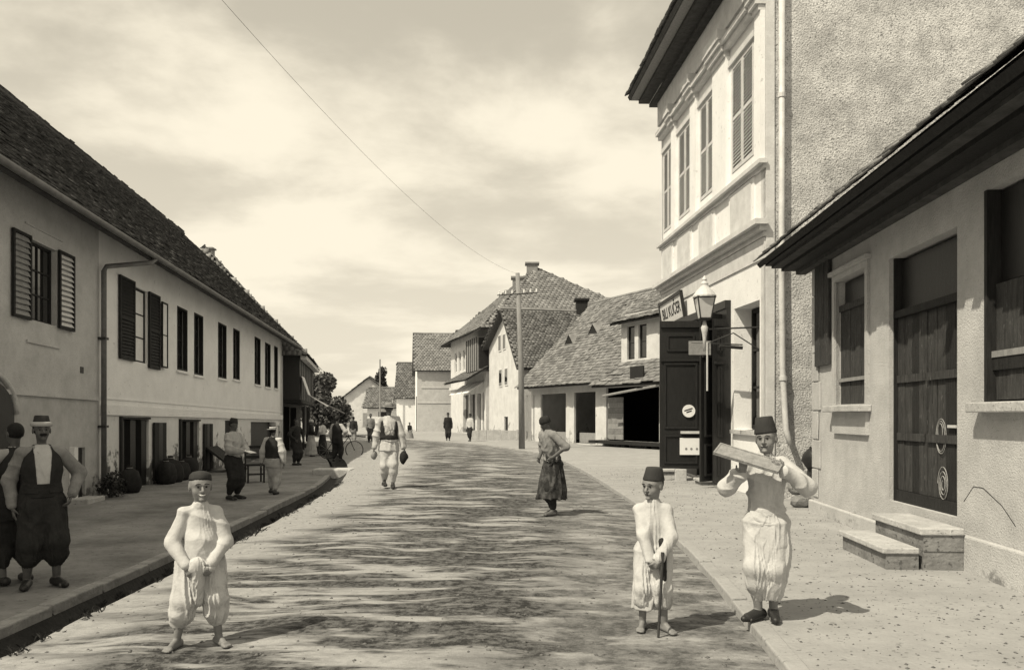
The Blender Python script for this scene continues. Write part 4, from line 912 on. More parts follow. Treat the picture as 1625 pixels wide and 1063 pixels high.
# telegraph pole and wires
PX_, PY_ = .46, 36.8
pole = empty('telegraph_pole', (PX_, PY_, ZR), 'tall wooden telegraph pole at the kerb before the shop house', 'pole')
B().tube([(PX_, PY_, ZR - .1), (PX_ - .04, PY_, 4), (PX_ - .2, PY_, 8.25)], [.15, .13, .10], 10).build('shaft', WOOD_POLE, pole, smooth=True)
o = B().tube([(PX_ - 1.15, PY_ - .1, 7.2), (PX_ + .75, PY_ - .1, 7.32)], .022, 6).build('crossarm', WOOD_DARK, pole)
for x in (-1.05, -.75, -.45, .1, .4, .68): B().lathe([(.03, 0), (.045, .05), (.03, .1), (.045, .14), (.01, .17)], (PX_ + x, PY_ - .1, 7.24 + (x + 1) * .06), 8).build('insulator', PAPER, o)
def wire(a, c_, sag, label):
    p = [Vector(a).lerp(Vector(c_), t) - Vector((0, 0, sag * 4 * t * (1 - t))) for t in np.linspace(0, 1, 30)]
    o = B().tube(p, .0034, 5).build('overhead_wire', IRON); tag(o, label, 'wire')
a = Vector((PX_ - .15, PY_, 8.2)); d = Vector(((350 - 812.5) / FPX * 12.2, 12.2, CAMZ + (HY + 8) / FPX * 12.2)); far = a + (d - a) * 1.02
wire(a, far, .75, 'thin dark overhead wire crossing the sky to the telegraph pole')

# ------------------------------------------------------------------ far right houses
def gabled(nm, label, fr, L, D, h, rh, mwall, mroof, over=.4, ops=(), tw=.3, ex=.3, win=True, group=None, wmat=WOOD_PALE, mside=None):
    """simple house: front on the frame, ridge parallel to the front"""
    r_ = empty(nm, fr.pt(L / 2, 0, -D / 2), label, 'house', group)
    wall(B(), fr, 0, L, 0, h, list(ops), .2).build('wall', mwall, r_)
    sl_ = (rh - h) / (D / 2)
    for u0_, nm2 in ((0, 'gable_wall'), (L - .2, 'gable_wall')):
        f2 = Fr(fr.pt(u0_, 0, 0), fr.pt(u0_, 0, -D), fr.U[:2]); f2.P.z = fr.P.z
        B().prism(f2, [(0.001, 0), (D, 0), (D, h), (D / 2, rh - .12), (0.001, h)], 0, .2).build(nm2, mside or mwall, r_)
    part_box('rear_wall', mwall, r_, fr, 0.2, L - .2, 0, h, -D, -D + .2)
    a0, a1 = fr.pt(-over, h - over * sl_, over), fr.pt(L + over, h - over * sl_, over); rr = -fr.N * (D / 2 + over) + Vector((0, 0, (D / 2 + over) * sl_))
    roof_poly(r_, [a0, a1, a1 + rr, a0 + rr], mroof, tw=tw, ex=ex); bk2 = -fr.N * (D + 2 * over)
    roof_poly(r_, [a1 + bk2, a0 + bk2, a0 + rr, a1 + rr], mroof, tw=tw, ex=ex)
    B().tube([a0 + rr + Vector((0, 0, .05)), a1 + rr + Vector((0, 0, .05))], .12, 8).build('ridge_tile', mroof, r_)
    if win:
        for o_ in ops: window(r_, fr, o_, -.08, wmat, .08, 1, 2, GLASS)
    return r_
def chimney(parent, x, y, z, wdt, h, m=BRICK, cap=True):
    B().abox(x - wdt / 2, x + wdt / 2, y - wdt / 2, y + wdt / 2, z, z + h).build('chimney', m, parent)
    if cap: B().abox(x - wdt * .65, x + wdt * .65, y - wdt * .65, y + wdt * .65, z + h, z + h * 1.14).build('chimney_cap', m, parent)
def P(x, y, Y): return Vector(((x - 812.5) / FPX * Y, Y, CAMZ + (HY - y) / FPX * Y))

# white gabled house: gable end to the street, tiled slope towards us
FG = Fr((.62, 51.5, ZR - .02), (-1.75, 60.5), (-1, -.2))
gb = empty('gabled_house', FG.pt(4, 0, 3), 'white house with its gable to the street and a dark tiled slope', 'house')
GL = FG.L
gh_far, gh_near, gr, gu = 6.9, 5.1, 9.0, 4.0
gops = [FG.rect(792, 795.5, 533, 556), FG.rect(799, 802.5, 531, 553), FG.rect(793, 797, 587, 612), FG.rect(802, 806, 585, 610), FG.rect(800, 806, 661, 690)]
wall(B(), FG, 0, GL, 0, gh_near - .1, [gops[4]], .2).build('wall', PLASTER_FAR, gb)
B().prism(FG, [(0, gh_near - .098), (GL, gh_near - .098), (GL, gh_far), (gu, gr - .15)], -.2, 0).build('gable_wall', PLASTER_FAR, gb)
for i, o_ in enumerate(gops):
    if i == 4: part_box('door', WOOD_DARK, gb, FG, o_[0], o_[1], 0, o_[3], -.15, -.1)
    else:
        o = part_box('window', WOOD_PALE, gb, FG, o_[0] - .08, o_[1] + .08, o_[2] - .08, o_[3] + .08, .002, .05); part_box('pane', GLASS, o, FG, o_[0], o_[1], o_[2], o_[3], .052, .06)
f2 = Fr(FG.pt(0, 0, 0), FG.pt(0, 0, -11), (0, -1)); f2.P.z = FG.P.z; part_box('side_wall', PLASTER_GREY, gb, f2, 0.01, 11, 0, gh_near, -.2, -.002)
f3 = Fr(FG.pt(GL, 0, 0), FG.pt(GL, 0, -11), (0, 1)); f3.P.z = FG.P.z; part_box('side_wall', PLASTER_FAR, gb, f3, 0.21, 11, 0, gh_far, -.2, -.002)
kk = FG.N * .45; bkk = -FG.N * 11.4; sN = (gr - gh_near) / gu; sF = (gr - gh_far) / (GL - gu)
roof_poly(gb, [FG.pt(-.5, gh_near - .5 * sN, 0) + kk, FG.pt(-.5, gh_near - .5 * sN, 0) + bkk, FG.pt(gu, gr, 0) + bkk, FG.pt(gu, gr, 0) + kk], TILE_MID, tw=.26, ex=.24, th=.035, jit=.02)
roof_poly(gb, [FG.pt(GL + .5, gh_far - .5 * sF, 0) + bkk, FG.pt(GL + .5, gh_far - .5 * sF, 0) + kk, FG.pt(gu, gr, 0) + kk, FG.pt(gu, gr, 0) + bkk], TILE_MID, tw=.3, ex=.3)
B().tube([FG.pt(gu, gr + .07, 0) + kk, FG.pt(gu, gr + .07, 0) + bkk], .14, 8).build('ridge_tile', TILE_LIGHT, gb)
q = FG.pt(gu, 0, -5.6); chimney(gb, q.x, q.y, gr - .3, .8, 1.15, WOOD_DARK)
B().abox(-.9, .9, -.4, .4, 0, .5)
gwl = empty('garden_wall', (-1.4, 51, ZR), 'low pale stone wall before the white gabled house', 'wall'); 
for i in range(7): B().abox(-2.6 + i * .48 + .01, -2.6 + (i + 1) * .48 - .01, 50.6 - i * .02, 51.0, ZR - .03, ZR + .62 + random.uniform(-.03, .03)).build('stone_block', STONE, gwl)

# big two-storey house with awnings and a great hipped roof
FW = Fr((-1.75, 61.0, ZR - .02), (-5.9, 76.0), (-1, -.2))
big = empty('corner_house', FW.pt(7, 0, 6), 'big two-storey house with shop awnings and a great hipped roof', 'house')
WL = FW.L; WT = 8.6
def rw_(x0, x1, v0, v1): a, c_ = sorted((FW.u(x0), FW.u(x1))); return (a, c_, v0, v1)
upw = [rw_(x, x + 3.6, 5.6, 7.4) for x in (721.5, 728, 734.5, 741)]
gd = [rw_(735, 743.5, .1, 3.4), rw_(746, 754, .1, 3.4), rw_(757, 763, .1, 3.4), rw_(766, 775, .1, 3.4)]
wall(B(), FW, 0, WL, 0, WT, upw + gd, .35).build('wall', PLASTER_FAR, big)
for r_ in upw: window(big, FW, r_, -.12, WOOD_PALE, .1, 1, 2, GLASS)
for r_ in gd: part_box('shop_door', WOOD_BLACK, big, FW, r_[0] + .03, r_[1] - .03, .1, 3.38, -.3, -.25)
part_box('string_course', TRIM, big, FW, 0, WL, 4.0, 4.25, .001, .18)
f2 = Fr(FW.pt(0, 0, 0), FW.pt(0, 0, -14), (0, -1)); f2.P.z = FW.P.z; part_box('side_wall', TRIM, big, f2, .01, 16, 0, WT, -.3, -.002)
f3 = Fr(FW.pt(WL, 0, 0), FW.pt(WL, 0, -14), (0, 1)); f3.P.z = FW.P.z; part_box('side_wall', TRIM, big, f3, .31, 16, 0, WT, -.3, -.002)
part_box('rear_wall', TRIM, big, FW, .3, WL - .3, 0, WT, -16.3, -16)
A0, A1 = FW.pt(-.8, WT - .3, .9), FW.pt(WL + .8, WT - .3, .9); A2, A3 = FW.pt(WL + .8, WT - .3, -16.9), FW.pt(-.8, WT - .3, -16.9)
R0, R1 = FW.pt(7.0, 14.5, -6), FW.pt(WL - 6.5, 14.5, -6)
for pp in ([A0, A1, R1, R0], [A1, A2, R1], [A2, A3, R0, R1], [A3, A0, R0]): roof_poly(big, pp, TILE_LIGHT, tw=.4, ex=.35, th=.04)
q = R0; chimney(big, q.x - .4, q.y, q.z - .6, .95, .95); q = FW.pt(7.5, 12.4, -4.4); chimney(big, q.x, q.y, q.z, .9, 1.2)
# wooden balcony box with a lean-to roof on the near end, canopy over the shops
bal = B(); bal.box(FW, .3, 4.4, 5.1, 7.7, .02, .9); bal.build('oriel', WOOD_GREY, big)
for u in np.linspace(.45, 4.1, 6): part_box('oriel_post', WOOD_DARK, big, FW, u, u + .12, 5.1, 7.7, .902, .95)
part_box('oriel_shadow_panel', WOOD_DARK, big, f2, -.85, -.05, 5.2, 7.6, .001, .05)
roof_poly(big, [FW.pt(-.6, 8.0, 1.4), FW.pt(5.0, 8.0, 1.4), FW.pt(5.0, 8.7, .05), FW.pt(-.6, 8.7, .05)], TILE_MID, tw=.3, ex=.3)
roof_poly(big, [FW.pt(-.3, 4.35, 1.9), FW.pt(9.0, 4.35, 1.9), FW.pt(9.0, 5.35, .2), FW.pt(-.3, 5.35, .2)], TILE_MID, tw=.3, ex=.25, deckmat=WOOD_DARK)
for i in range(3):
    u = 1.0 + i * 2.7
    B().add([FW.pt(u, 4.2, .3), FW.pt(u + 2.2, 4.2, .3), FW.pt(u + 2.2, 3.4, 1.5), FW.pt(u, 3.4, 1.5), FW.pt(u, 4.15, .3), FW.pt(u + 2.2, 4.15, .3), FW.pt(u + 2.2, 3.35, 1.5), FW.pt(u, 3.35, 1.5)], [(0, 1, 2, 3), (7, 6, 5, 4), (0, 4, 5, 1), (1, 5, 6, 2), (2, 6, 7, 3), (3, 7, 4, 0)]).build('awning', AWNING_SKYPANE, big)
part_box('corner_pier', PLASTER_FAR, big, FW, .05, .7, 0, 5.0, .001, .25)

# narrower houses further on
F7 = Fr((-9.4, 78.0, ZR - .1), (-5.2, 78.6), (0, -1))
h7 = gabled('grey_house', 'narrow grey plastered house with a steep roof facing the street', F7, F7.L, 9, 6.4, 10.2, PLASTER_GREY, TILE_LIGHT, over=.35, ops=(), mside=PLASTER)
part_box('string_course', TRIM, h7, F7, 0, F7.L, 2.9, 3.0, .001, .06); part_box('patch', TRIM, h7, F7, .4, F7.L - .4, 4.4, 4.5, .001, .05)
part_box('door', WOOD_DARK, h7, Fr(F7.pt(0, 0, 0), F7.pt(0, 0, -9), (-1, 0)), .8, 2.2, 0, 3.6, .001, .05)
F8 = Fr((-13.2, 90.0, -.1), (-10.2, 90.2), (0, -1))
h8 = gabled('small_white_house', 'small white house with a tall grey roof beyond the grey house', F8, F8.L, 9, 4.0, 8.0, PLASTER, TILE_MID, over=.3)
F9 = Fr((-23.5, 108.0, -.1), (-15.5, 108.8), (0, -1))
rt = empty('far_gabled_house', F9.pt(4, 0, -5), 'distant pale house with its gable facing down the street', 'house')
B().prism(F9, [(0, 0), (8, 0), (8, 4.0), (3.8, 6.9), (0, 4.0)], -.2, 0).build('wall', PLASTER_FAR, rt)
part_box('side_wall', PLASTER_FAR, rt, F9, -.002 + .2, .4, 0, 4.0, -12, -.21); part_box('side_wall', PLASTER_FAR, rt, F9, 7.6, 7.8, 0, 4.0, -12, -.21)
roof_poly(rt, [F9.pt(-.4, 3.75, -12), F9.pt(-.4, 3.75, .4), F9.pt(3.8, 7.0, .4), F9.pt(3.8, 7.0, -12)], TILE_LIGHT, tw=.5, ex=.5); roof_poly(rt, [F9.pt(8.4, 3.7, .4), F9.pt(8.4, 3.7, -12), F9.pt(3.8, 7.0, -12), F9.pt(3.8, 7.0, .4)], TILE_LIGHT, tw=.5, ex=.5)
o = part_box('window', WOOD_GREY, rt, F9, 3.4, 4.4, 4.4, 5.4, .002, .06); part_box('pane', GLASS, o, F9, 3.5, 4.3, 4.5, 5.3, .062, .07)
for a_ in (.8, 3.0, 5.2): o = part_box('door', WOOD_GREY, rt, F9, a_, a_ + .9, 0, 2.1, .002, .05)
F10 = Fr((-18.0, 98.0, -.1), (-12.5, 98.0), (0, -1))
h10 = gabled('low_far_house', 'low distant house with a wide plain roof behind the walking man', F10, F10.L, 8, 3.0, 5.3, TRIM, TILE_MID, over=.5)
part_box('door', WOOD_DARK, h10, F10, 1.4, 2.5, 0, 2.2, .002, .05); part_box('door', WOOD_DARK, h10, F10, 3.6, 4.4, 0, 2.0, .002, .05)
B().tube([P(603, 690, 88), P(603, 570, 88)], [.1, .07], 8).build('mast', WOOD_POLE); o = bpy.data.objects['mast']; o.name = 'far_pole'; tag(o, 'thin distant pole before the far gabled house', 'pole')

# ================================================================== left, beyond: wooden house with jutting upper floor
F3 = Fr((-10.55, 36.3, ZLW - .02), (-12.6, 47.0), (1, -.1))
tim = empty('timber_house', F3.pt(5, 0, -3), 'dark timber-fronted house with jutting upper floor and pale hipped roof', 'house')
TLn = F3.L
wall(B(), F3, 0, TLn, 0, 2.5, [(.4, 3.2, .05, 2.2), (3.8, 7.5, .05, 2.2)], .4).build('wall_lower', WOOD_DARK, tim)
f2 = Fr(F3.pt(0, 0, 0), F3.pt(0, 0, -8), (0, -1)); f2.P.z = F3.P.z
part_box('side_wall', PLASTER, tim, f2, .01, 8, 0, 4.9, -.2, -.002)
b = B(); b.box(F3, TLn - .2, TLn, 0, 4.9, -8, -.002); b.build('side_wall', WOOD_DARK, tim); part_box('back_wall', VOID, tim, F3, .2, TLn - .2, 0, 4.8, -8.2, -8)
ju = .75
for i in range(24):
    a_ = TLn * i / 24; part_box('wall_plank', WOOD_DARK if i % 3 else WOOD_BLACK, tim, F3, a_ + .006, a_ + TLn / 24 - .006, 2.52, 4.75, .002, ju - random.uniform(0, .02))
part_box('jetty_beam', WOOD_DARK, tim, F3, 0, TLn, 2.36, 2.51, .002, ju + .04)
zz_ = 4.75
o0, o1 = F3.pt(-.5, zz_ - .2, ju + .35), F3.pt(TLn + .5, zz_ - .2, ju + .35); o2, o3 = F3.pt(TLn + .5, zz_ - .35, -8.6), F3.pt(-.5, zz_ - .35, -8.6)
k0, k1 = F3.pt(1.6, 9.7, -3.8), F3.pt(TLn - 1.6, 9.7, -3.8)
for pp in ([o0, o1, k1, k0], [o3, o0, k0], [o1, o2, k1], [o2, o3, k0, k1]): roof_poly(tim, pp, TILE_LIGHT, tw=.24, ex=.22, th=.022, jit=.012)
q = F3.pt(3.2, 0, -3.8); chimney(tim, q.x, q.y, 9.2, .4, .55)
part_box('eave_box', ZINC, tim, F3, -.3, TLn + .3, zz_ - .4, zz_ - .22, ju + .05, ju + .32)
for i, (u, wdt, v0, v1, m_) in enumerate(((.3, .5, .2, 2.2, CLOTH_DARK), (1.4, .6, .9, 2.3, CLOTH_GREY), (2.6, .5, .5, 2.2, CLOTH_DARK), (4.2, .7, .6, 2.2, CLOTH_SKIRT))):
    hg = B(); n = 10
    for j in range(n):
        a_, c_ = u + wdt * j / n, u + wdt * (j + 1) / n; hg.box(F3, a_, c_, v0 + .05 * math.sin(j), v1, ju + .1 + .03 * math.sin(j * 1.7), ju + .14 + .03 * math.sin(j * 1.7))
    o = hg.build('hanging_cloth', m_); tag(o, ['dark cloth hung out nearest the white house corner', 'grey cloth hung up at the timber house shop', 'dark cloth hung in the middle of timber house shop', 'patterned cloth hung at the far timber house stall'][i], 'cloth')
# pale awning sheet over the stall
pw = [(.1, 3.6, ju + .06), (1.9, 3.6, ju + .06), (1.9, 2.7, ju + .35), (2.0, 2.25, ju + 1.2), (.2, 2.2, ju + 1.2), (.1, 2.75, ju + .35)]
aw = B(); A_ = [F3.pt(*p_) for p_ in pw]; n_ = F3.N * .03
aw.add(A_ + [p_ + n_ for p_ in A_], [(0, 1, 2, 5), (5, 2, 3, 4), (6, 11, 8, 7), (11, 10, 9, 8), (0, 6, 7, 1), (1, 7, 8, 2), (2, 8, 9, 3), (3, 9, 10, 4), (4, 10, 11, 5), (5, 11, 6, 0)])
o = aw.build('awning_sheet', AWNING_SKYPANE); tag(o, 'crumpled pale awning sheet hung from the timber house', 'awning')
B().tube([F3.pt(1.8, 2.4, ju + .9), F3.pt(5.2, 1.9, ju + 1.9)], .04, 6).build('awning_pole', WOOD_GREY, tim)
# culvert slab across the ditch and a timber bench edge
o = B(); p = gl(545, 752); o.abox(p[0] - .85, p[0] + .3, p[1] - .4, p[1] + .4, -.3, .02); o = o.build('culvert_slab', STONE, bevel=.04); tag(o, 'pale stone slab laid across the ditch near the timber house', 'slab')

# trees
def tree(nm, label, base, trunk_h, cs, n, leaf, m, seed):
    r_ = empty(nm, base, label, 'tree'); x, y, z = base
    b = B(); b.tube([(x, y, z - .2), (x + .05, y, z + trunk_h * .5), (x, y, z + trunk_h)], [.2, .16, .1], 8)
    for c_ in cs[:6]: b.tube([(x, y, z + trunk_h * .8), ((x + c_[0]) / 2, (y + c_[1]) / 2, (z + trunk_h + c_[2]) / 2), c_[:3]], [.08, .05, .02], 6)
    b.build('trunk', BARK, r_, smooth=True)
    V, F = leaf_cloud(cs, n, leaf, seed); c = V.mean(0); link_mesh('crown', fast_mesh('crown', V - c, F), m, r_, c)
rr = np.random.default_rng(11); bx, by, bz = -15.4, 62.0, ZLW
cs = [(bx + rr.normal(0, 1.0), by + rr.normal(0, 1.0), bz + 1.3 + rr.uniform(0, 3.6), rr.uniform(.6, 1.0)) for _ in range(30)]
tree('leafy_tree', 'round leafy tree in the street behind the timber house', (bx, by, bz), 2.0, cs, 6500, .15, LEAF, 12)
bx = -13.6; cs = [(bx + rr.normal(0, .6), 60 + rr.normal(0, .6), bz + .8 + rr.uniform(0, 2.0), rr.uniform(.4, .7)) for _ in range(16)]
tree('leafy_tree', 'smaller leafy tree leaning towards the standing man by the bicycle', (bx, 60, bz), 1.2, cs, 2200, .14, LEAF, 13)
bx = -19.9; cs = [(bx + rr.normal(0, .28), 120 + rr.normal(0, .3), 1.5 + 7.0 * t, .85 * (1 - .75 * abs(t - .45)) + .1) for t in np.linspace(0, 1, 18)]
tree('poplar_tree', 'slender dark poplar rising behind the far gabled house', (bx, 120, -.4), 3, cs, 3500, .2, LEAF_DARK, 14)

# ================================================================== people: signed-distance figures meshed into continuous surfaces
V3 = lambda *a: np.array(a, float)
def smin(a, b, k):
    h = np.clip(.5 + .5 * (b - a) / k, 0, 1); return b * (1 - h) + a * h - k * h * (1 - h)
def cap(a, b, r1, r2):
    a, b = np.asarray(a, float), np.asarray(b, float); d = b - a; L2 = max(d @ d, 1e-9)
    def f(P):
        q = P - a; t = np.clip(q @ d / L2, 0, 1); return np.linalg.norm(q - t[:, None] * d, axis=1) - (r1 + (r2 - r1) * t)
    return f
def ell(c, r, M=None):
    c, r = np.asarray(c, float), np.asarray(r, float)
    def f(P):
        q = P - c
        if M is not None: q = q @ M
        k0 = np.linalg.norm(q / r, axis=1); k1 = np.linalg.norm(q / (r * r), axis=1); return k0 * (k0 - 1) / np.maximum(k1, 1e-9)
    return f
def stack(lv):
    lv = sorted(lv); z = [l[0] for l in lv]; c0_ = np.array(lv, float); zs_ = np.linspace(z[0], z[-1], 61)
    c = np.stack([zs_] + [np.interp(zs_, z, c0_[:, i]) for i in (1, 2, 3, 4)], 1)
    for _ in range(14): c[1:-1, 1:] = (c[:-2, 1:] + 2 * c[1:-1, 1:] + c[2:, 1:]) / 4
    z = list(zs_)
    def f(P):
        cx, cy, rx, ry = [np.interp(P[:, 2], z, c[:, i]) for i in (1, 2, 3, 4)]
        q = np.sqrt(((P[:, 0] - cx) / rx) ** 2 + ((P[:, 1] - cy) / ry) ** 2); d = (q - 1) * np.minimum(rx, ry)
        e = np.maximum(z[0] - P[:, 2], P[:, 2] - z[-1]); return -smin(-d, -e, .012)
    return f
def uni(fs, k=.02):
    def f(P):
        d = fs[0](P)
        for g_ in fs[1:]: d = smin(d, g_(P), k)
        return d
    return f
def sub(f, g_, k=.01): return lambda P: -smin(-f(P), g_(P), k)
def isect(f, g_, k=.008): return lambda P: -smin(-f(P), -g_(P), k)
def fold(f, amp, n, zs=6.0, seed=0.0, c=(0, 0), diag=0.0):
    """cloth creases: sharp-edged, mostly hanging, wandering and fading in and out"""
    def g_(P):
        x, y, z = P[:, 0] - c[0], P[:, 1] - c[1], P[:, 2]; ph = np.arctan2(y, x)
        wp = 1.1 * np.sin(z * zs + seed * 1.7 + 2 * np.sin(ph * 1.5 + seed)) + .7 * np.sin(z * zs * 2.3 + ph * 3 + seed * 3.1)
        pw = ph + .38 * np.sin(2 * ph + seed) + .2 * np.sin(3 * ph - seed * 2)
        a1 = n * .5 * pw + wp * 1.0 + seed; a2 = n * .85 * pw - wp * 1.5 + seed * 2.3
        m1 = .5 + .5 * np.sin(z * zs * .9 + ph * 2 + seed); m2 = .5 + .5 * np.sin(z * zs * 1.7 - ph * 3 + seed * 4)
        rdg = lambda q: (1 - np.abs(np.sin(q))) ** 1.6
        w_ = m1 * (rdg(a1) * 1.5 - .45) + .6 * m2 * (rdg(a2) * 1.4 - .4)
        if diag: w_ = w_ + diag * 1.3 * (.5 + .5 * np.sin(6 * z + 5 * x + seed * 2)) * (rdg(9.5 * (z + .8 * x * np.sign(np.sin(seed * 9 + 1))) + 2.5 * np.sin(7 * x + 6 * z + seed) + seed) * 1.4 - .4)
        return f(P) - amp * 1.15 * w_
    return g_
EDG = [(0, 1), (2, 3), (4, 5), (6, 7), (0, 2), (1, 3), (4, 6), (5, 7), (0, 4), (1, 5), (2, 6), (3, 7)]
COR = np.array([(i, j, k) for k in (0, 1) for j in (0, 1) for i in (0, 1)])
def mesh_field(f, lo, hi, h):
    lo = np.asarray(lo, float); Bk = 6; nb = np.ceil((np.asarray(hi) - lo) / (h * Bk)).astype(int) + 1; n = nb * Bk + 1
    gi = np.stack(np.meshgrid(*[np.arange(k) for k in nb], indexing='ij'), -1).reshape(-1, 3)
    d = f(lo + (gi + .5) * Bk * h); keep = np.abs(d) < Bk * h * 1.25 + .02
    if not keep.any(): return None
    c0, c1 = gi[keep].min(0), gi[keep].max(0) + 1; sel = ((gi >= c0) & (gi < c1)).all(1); gi, d, keep = gi[sel] - c0, d[sel], keep[sel]
    lo = lo + c0 * Bk * h; nb = c1 - c0; n = nb * Bk + 1
    D = np.ones(n, np.float32) * 9; S = np.where(d < 0, -9., 9.).reshape(nb)
    D[:-1, :-1, :-1] = np.repeat(np.repeat(np.repeat(S, Bk, 0), Bk, 1), Bk, 2)
    mk = np.zeros(n, bool)
    for a in gi[keep]: mk[a[0] * Bk:a[0] * Bk + Bk + 1, a[1] * Bk:a[1] * Bk + Bk + 1, a[2] * Bk:a[2] * Bk + Bk + 1] = True
    idx = np.argwhere(mk); D[mk] = f(lo + idx * h)
    ins = D < 0; cnt = sum(ins[i:n[0] - 1 + i, j:n[1] - 1 + j, k:n[2] - 1 + k].astype(np.int8) for i, j, k in COR)
    act = np.argwhere((cnt > 0) & (cnt < 8))
    if len(act) == 0: return None
    val = np.stack([D[act[:, 0] + i, act[:, 1] + j, act[:, 2] + k] for i, j, k in COR], 1)
    acc = np.zeros((len(act), 3)); num = np.zeros(len(act))
    for a, b in EDG:
        va, vb = val[:, a], val[:, b]; x = (va < 0) != (vb < 0); t = np.where(x, va / np.where(x, va - vb, 1), 0)
        acc += x[:, None] * (COR[a] + t[:, None] * (COR[b] - COR[a])); num += x
    V = lo + (act + acc / num[:, None]) * h
    ID = np.full(n, -1, np.int32); ID[act[:, 0], act[:, 1], act[:, 2]] = np.arange(len(act)); Q = []
    for ax in range(3):
        sl0 = [slice(None)] * 3; sl1 = [slice(None)] * 3; sl0[ax] = slice(0, n[ax] - 1); sl1[ax] = slice(1, n[ax])
        e = np.argwhere(ins[tuple(sl0)] != ins[tuple(sl1)]); b_, c_ = (ax + 1) % 3, (ax + 2) % 3; e = e[(e[:, b_] > 0) & (e[:, c_] > 0)]
        if len(e) == 0: continue
        def cell(db, dc): q = e.copy(); q[:, b_] += db; q[:, c_] += dc; return ID[q[:, 0], q[:, 1], q[:, 2]]
        q = np.stack([cell(-1, -1), cell(0, -1), cell(0, 0), cell(-1, 0)], 1); fl = ~ins[e[:, 0], e[:, 1], e[:, 2]]; q[fl] = q[fl][:, ::-1]; Q.append(q)
    Q = np.concatenate(Q); Q = Q[(Q >= 0).all(1)]; return V, Q
def ik(a, b, l1, l2, hint):
    a, b = np.asarray(a, float), np.asarray(b, float); d = b - a; L = np.linalg.norm(d); L = min(L, (l1 + l2) * .999); u = d / np.linalg.norm(d); b = a + u * L
    x = (l1 * l1 - l2 * l2 + L * L) / (2 * L); hgt = math.sqrt(max(l1 * l1 - x * x, 0)); hv = np.asarray(hint, float); hv = hv - u * (hv @ u); hv /= np.linalg.norm(hv) + 1e-9
    return a + u * x + hv * hgt, b
def hand(wr, d, pn, sz, curl, side):
    """palm, four fingers of unequal length with two bends, thumb from the side of the palm"""
    wr, d, pn = [np.asarray(x, float) for x in (wr, d, pn)]; d = d / np.linalg.norm(d); pn = pn - d * (pn @ d); pn /= np.linalg.norm(pn); s = np.cross(d, pn) * side; out = []
    for k in (-1.1, 0, 1.1): out.append(cap(wr + s * k * .008 * sz, wr + d * .085 * sz + s * k * .021 * sz, .016 * sz, .014 * sz))
    for i, ln in enumerate((.070, .080, .074, .056)):
        b0 = wr + d * .088 * sz + s * (i - 1.5) * -.0195 * sz; a1, a2 = curl * .6, curl * 1.5
        d1 = d * math.cos(a1) + pn * math.sin(a1); d2 = d * math.cos(a2) + pn * math.sin(a2); m_ = b0 + d1 * ln * .5 * sz; out += [cap(b0, m_, .0088 * sz, .008 * sz), cap(m_, m_ + d2 * ln * .5 * sz, .008 * sz, .0065 * sz)]
    t0 = wr + d * .025 * sz + s * .026 * sz; t1 = t0 + (d * .6 + s * .7 + pn * .4) * .035 * sz; t2 = t1 + (d * .9 + pn * (.3 + curl * .4)) * .034 * sz; out += [cap(t0, t1, .012 * sz, .010 * sz), cap(t1, t2, .010 * sz, .0075 * sz)]
    return out
def Rz(a): return np.array([[math.cos(a), -math.sin(a), 0], [math.sin(a), math.cos(a), 0], [0, 0, 1.]])
def Rx(a): return np.array([[1., 0, 0], [0, math.cos(a), -math.sin(a)], [0, math.sin(a), math.cos(a)]])
def Ry(a): return np.array([[math.cos(a), 0, math.sin(a)], [0, 1., 0], [-math.sin(a), 0, math.cos(a)]])

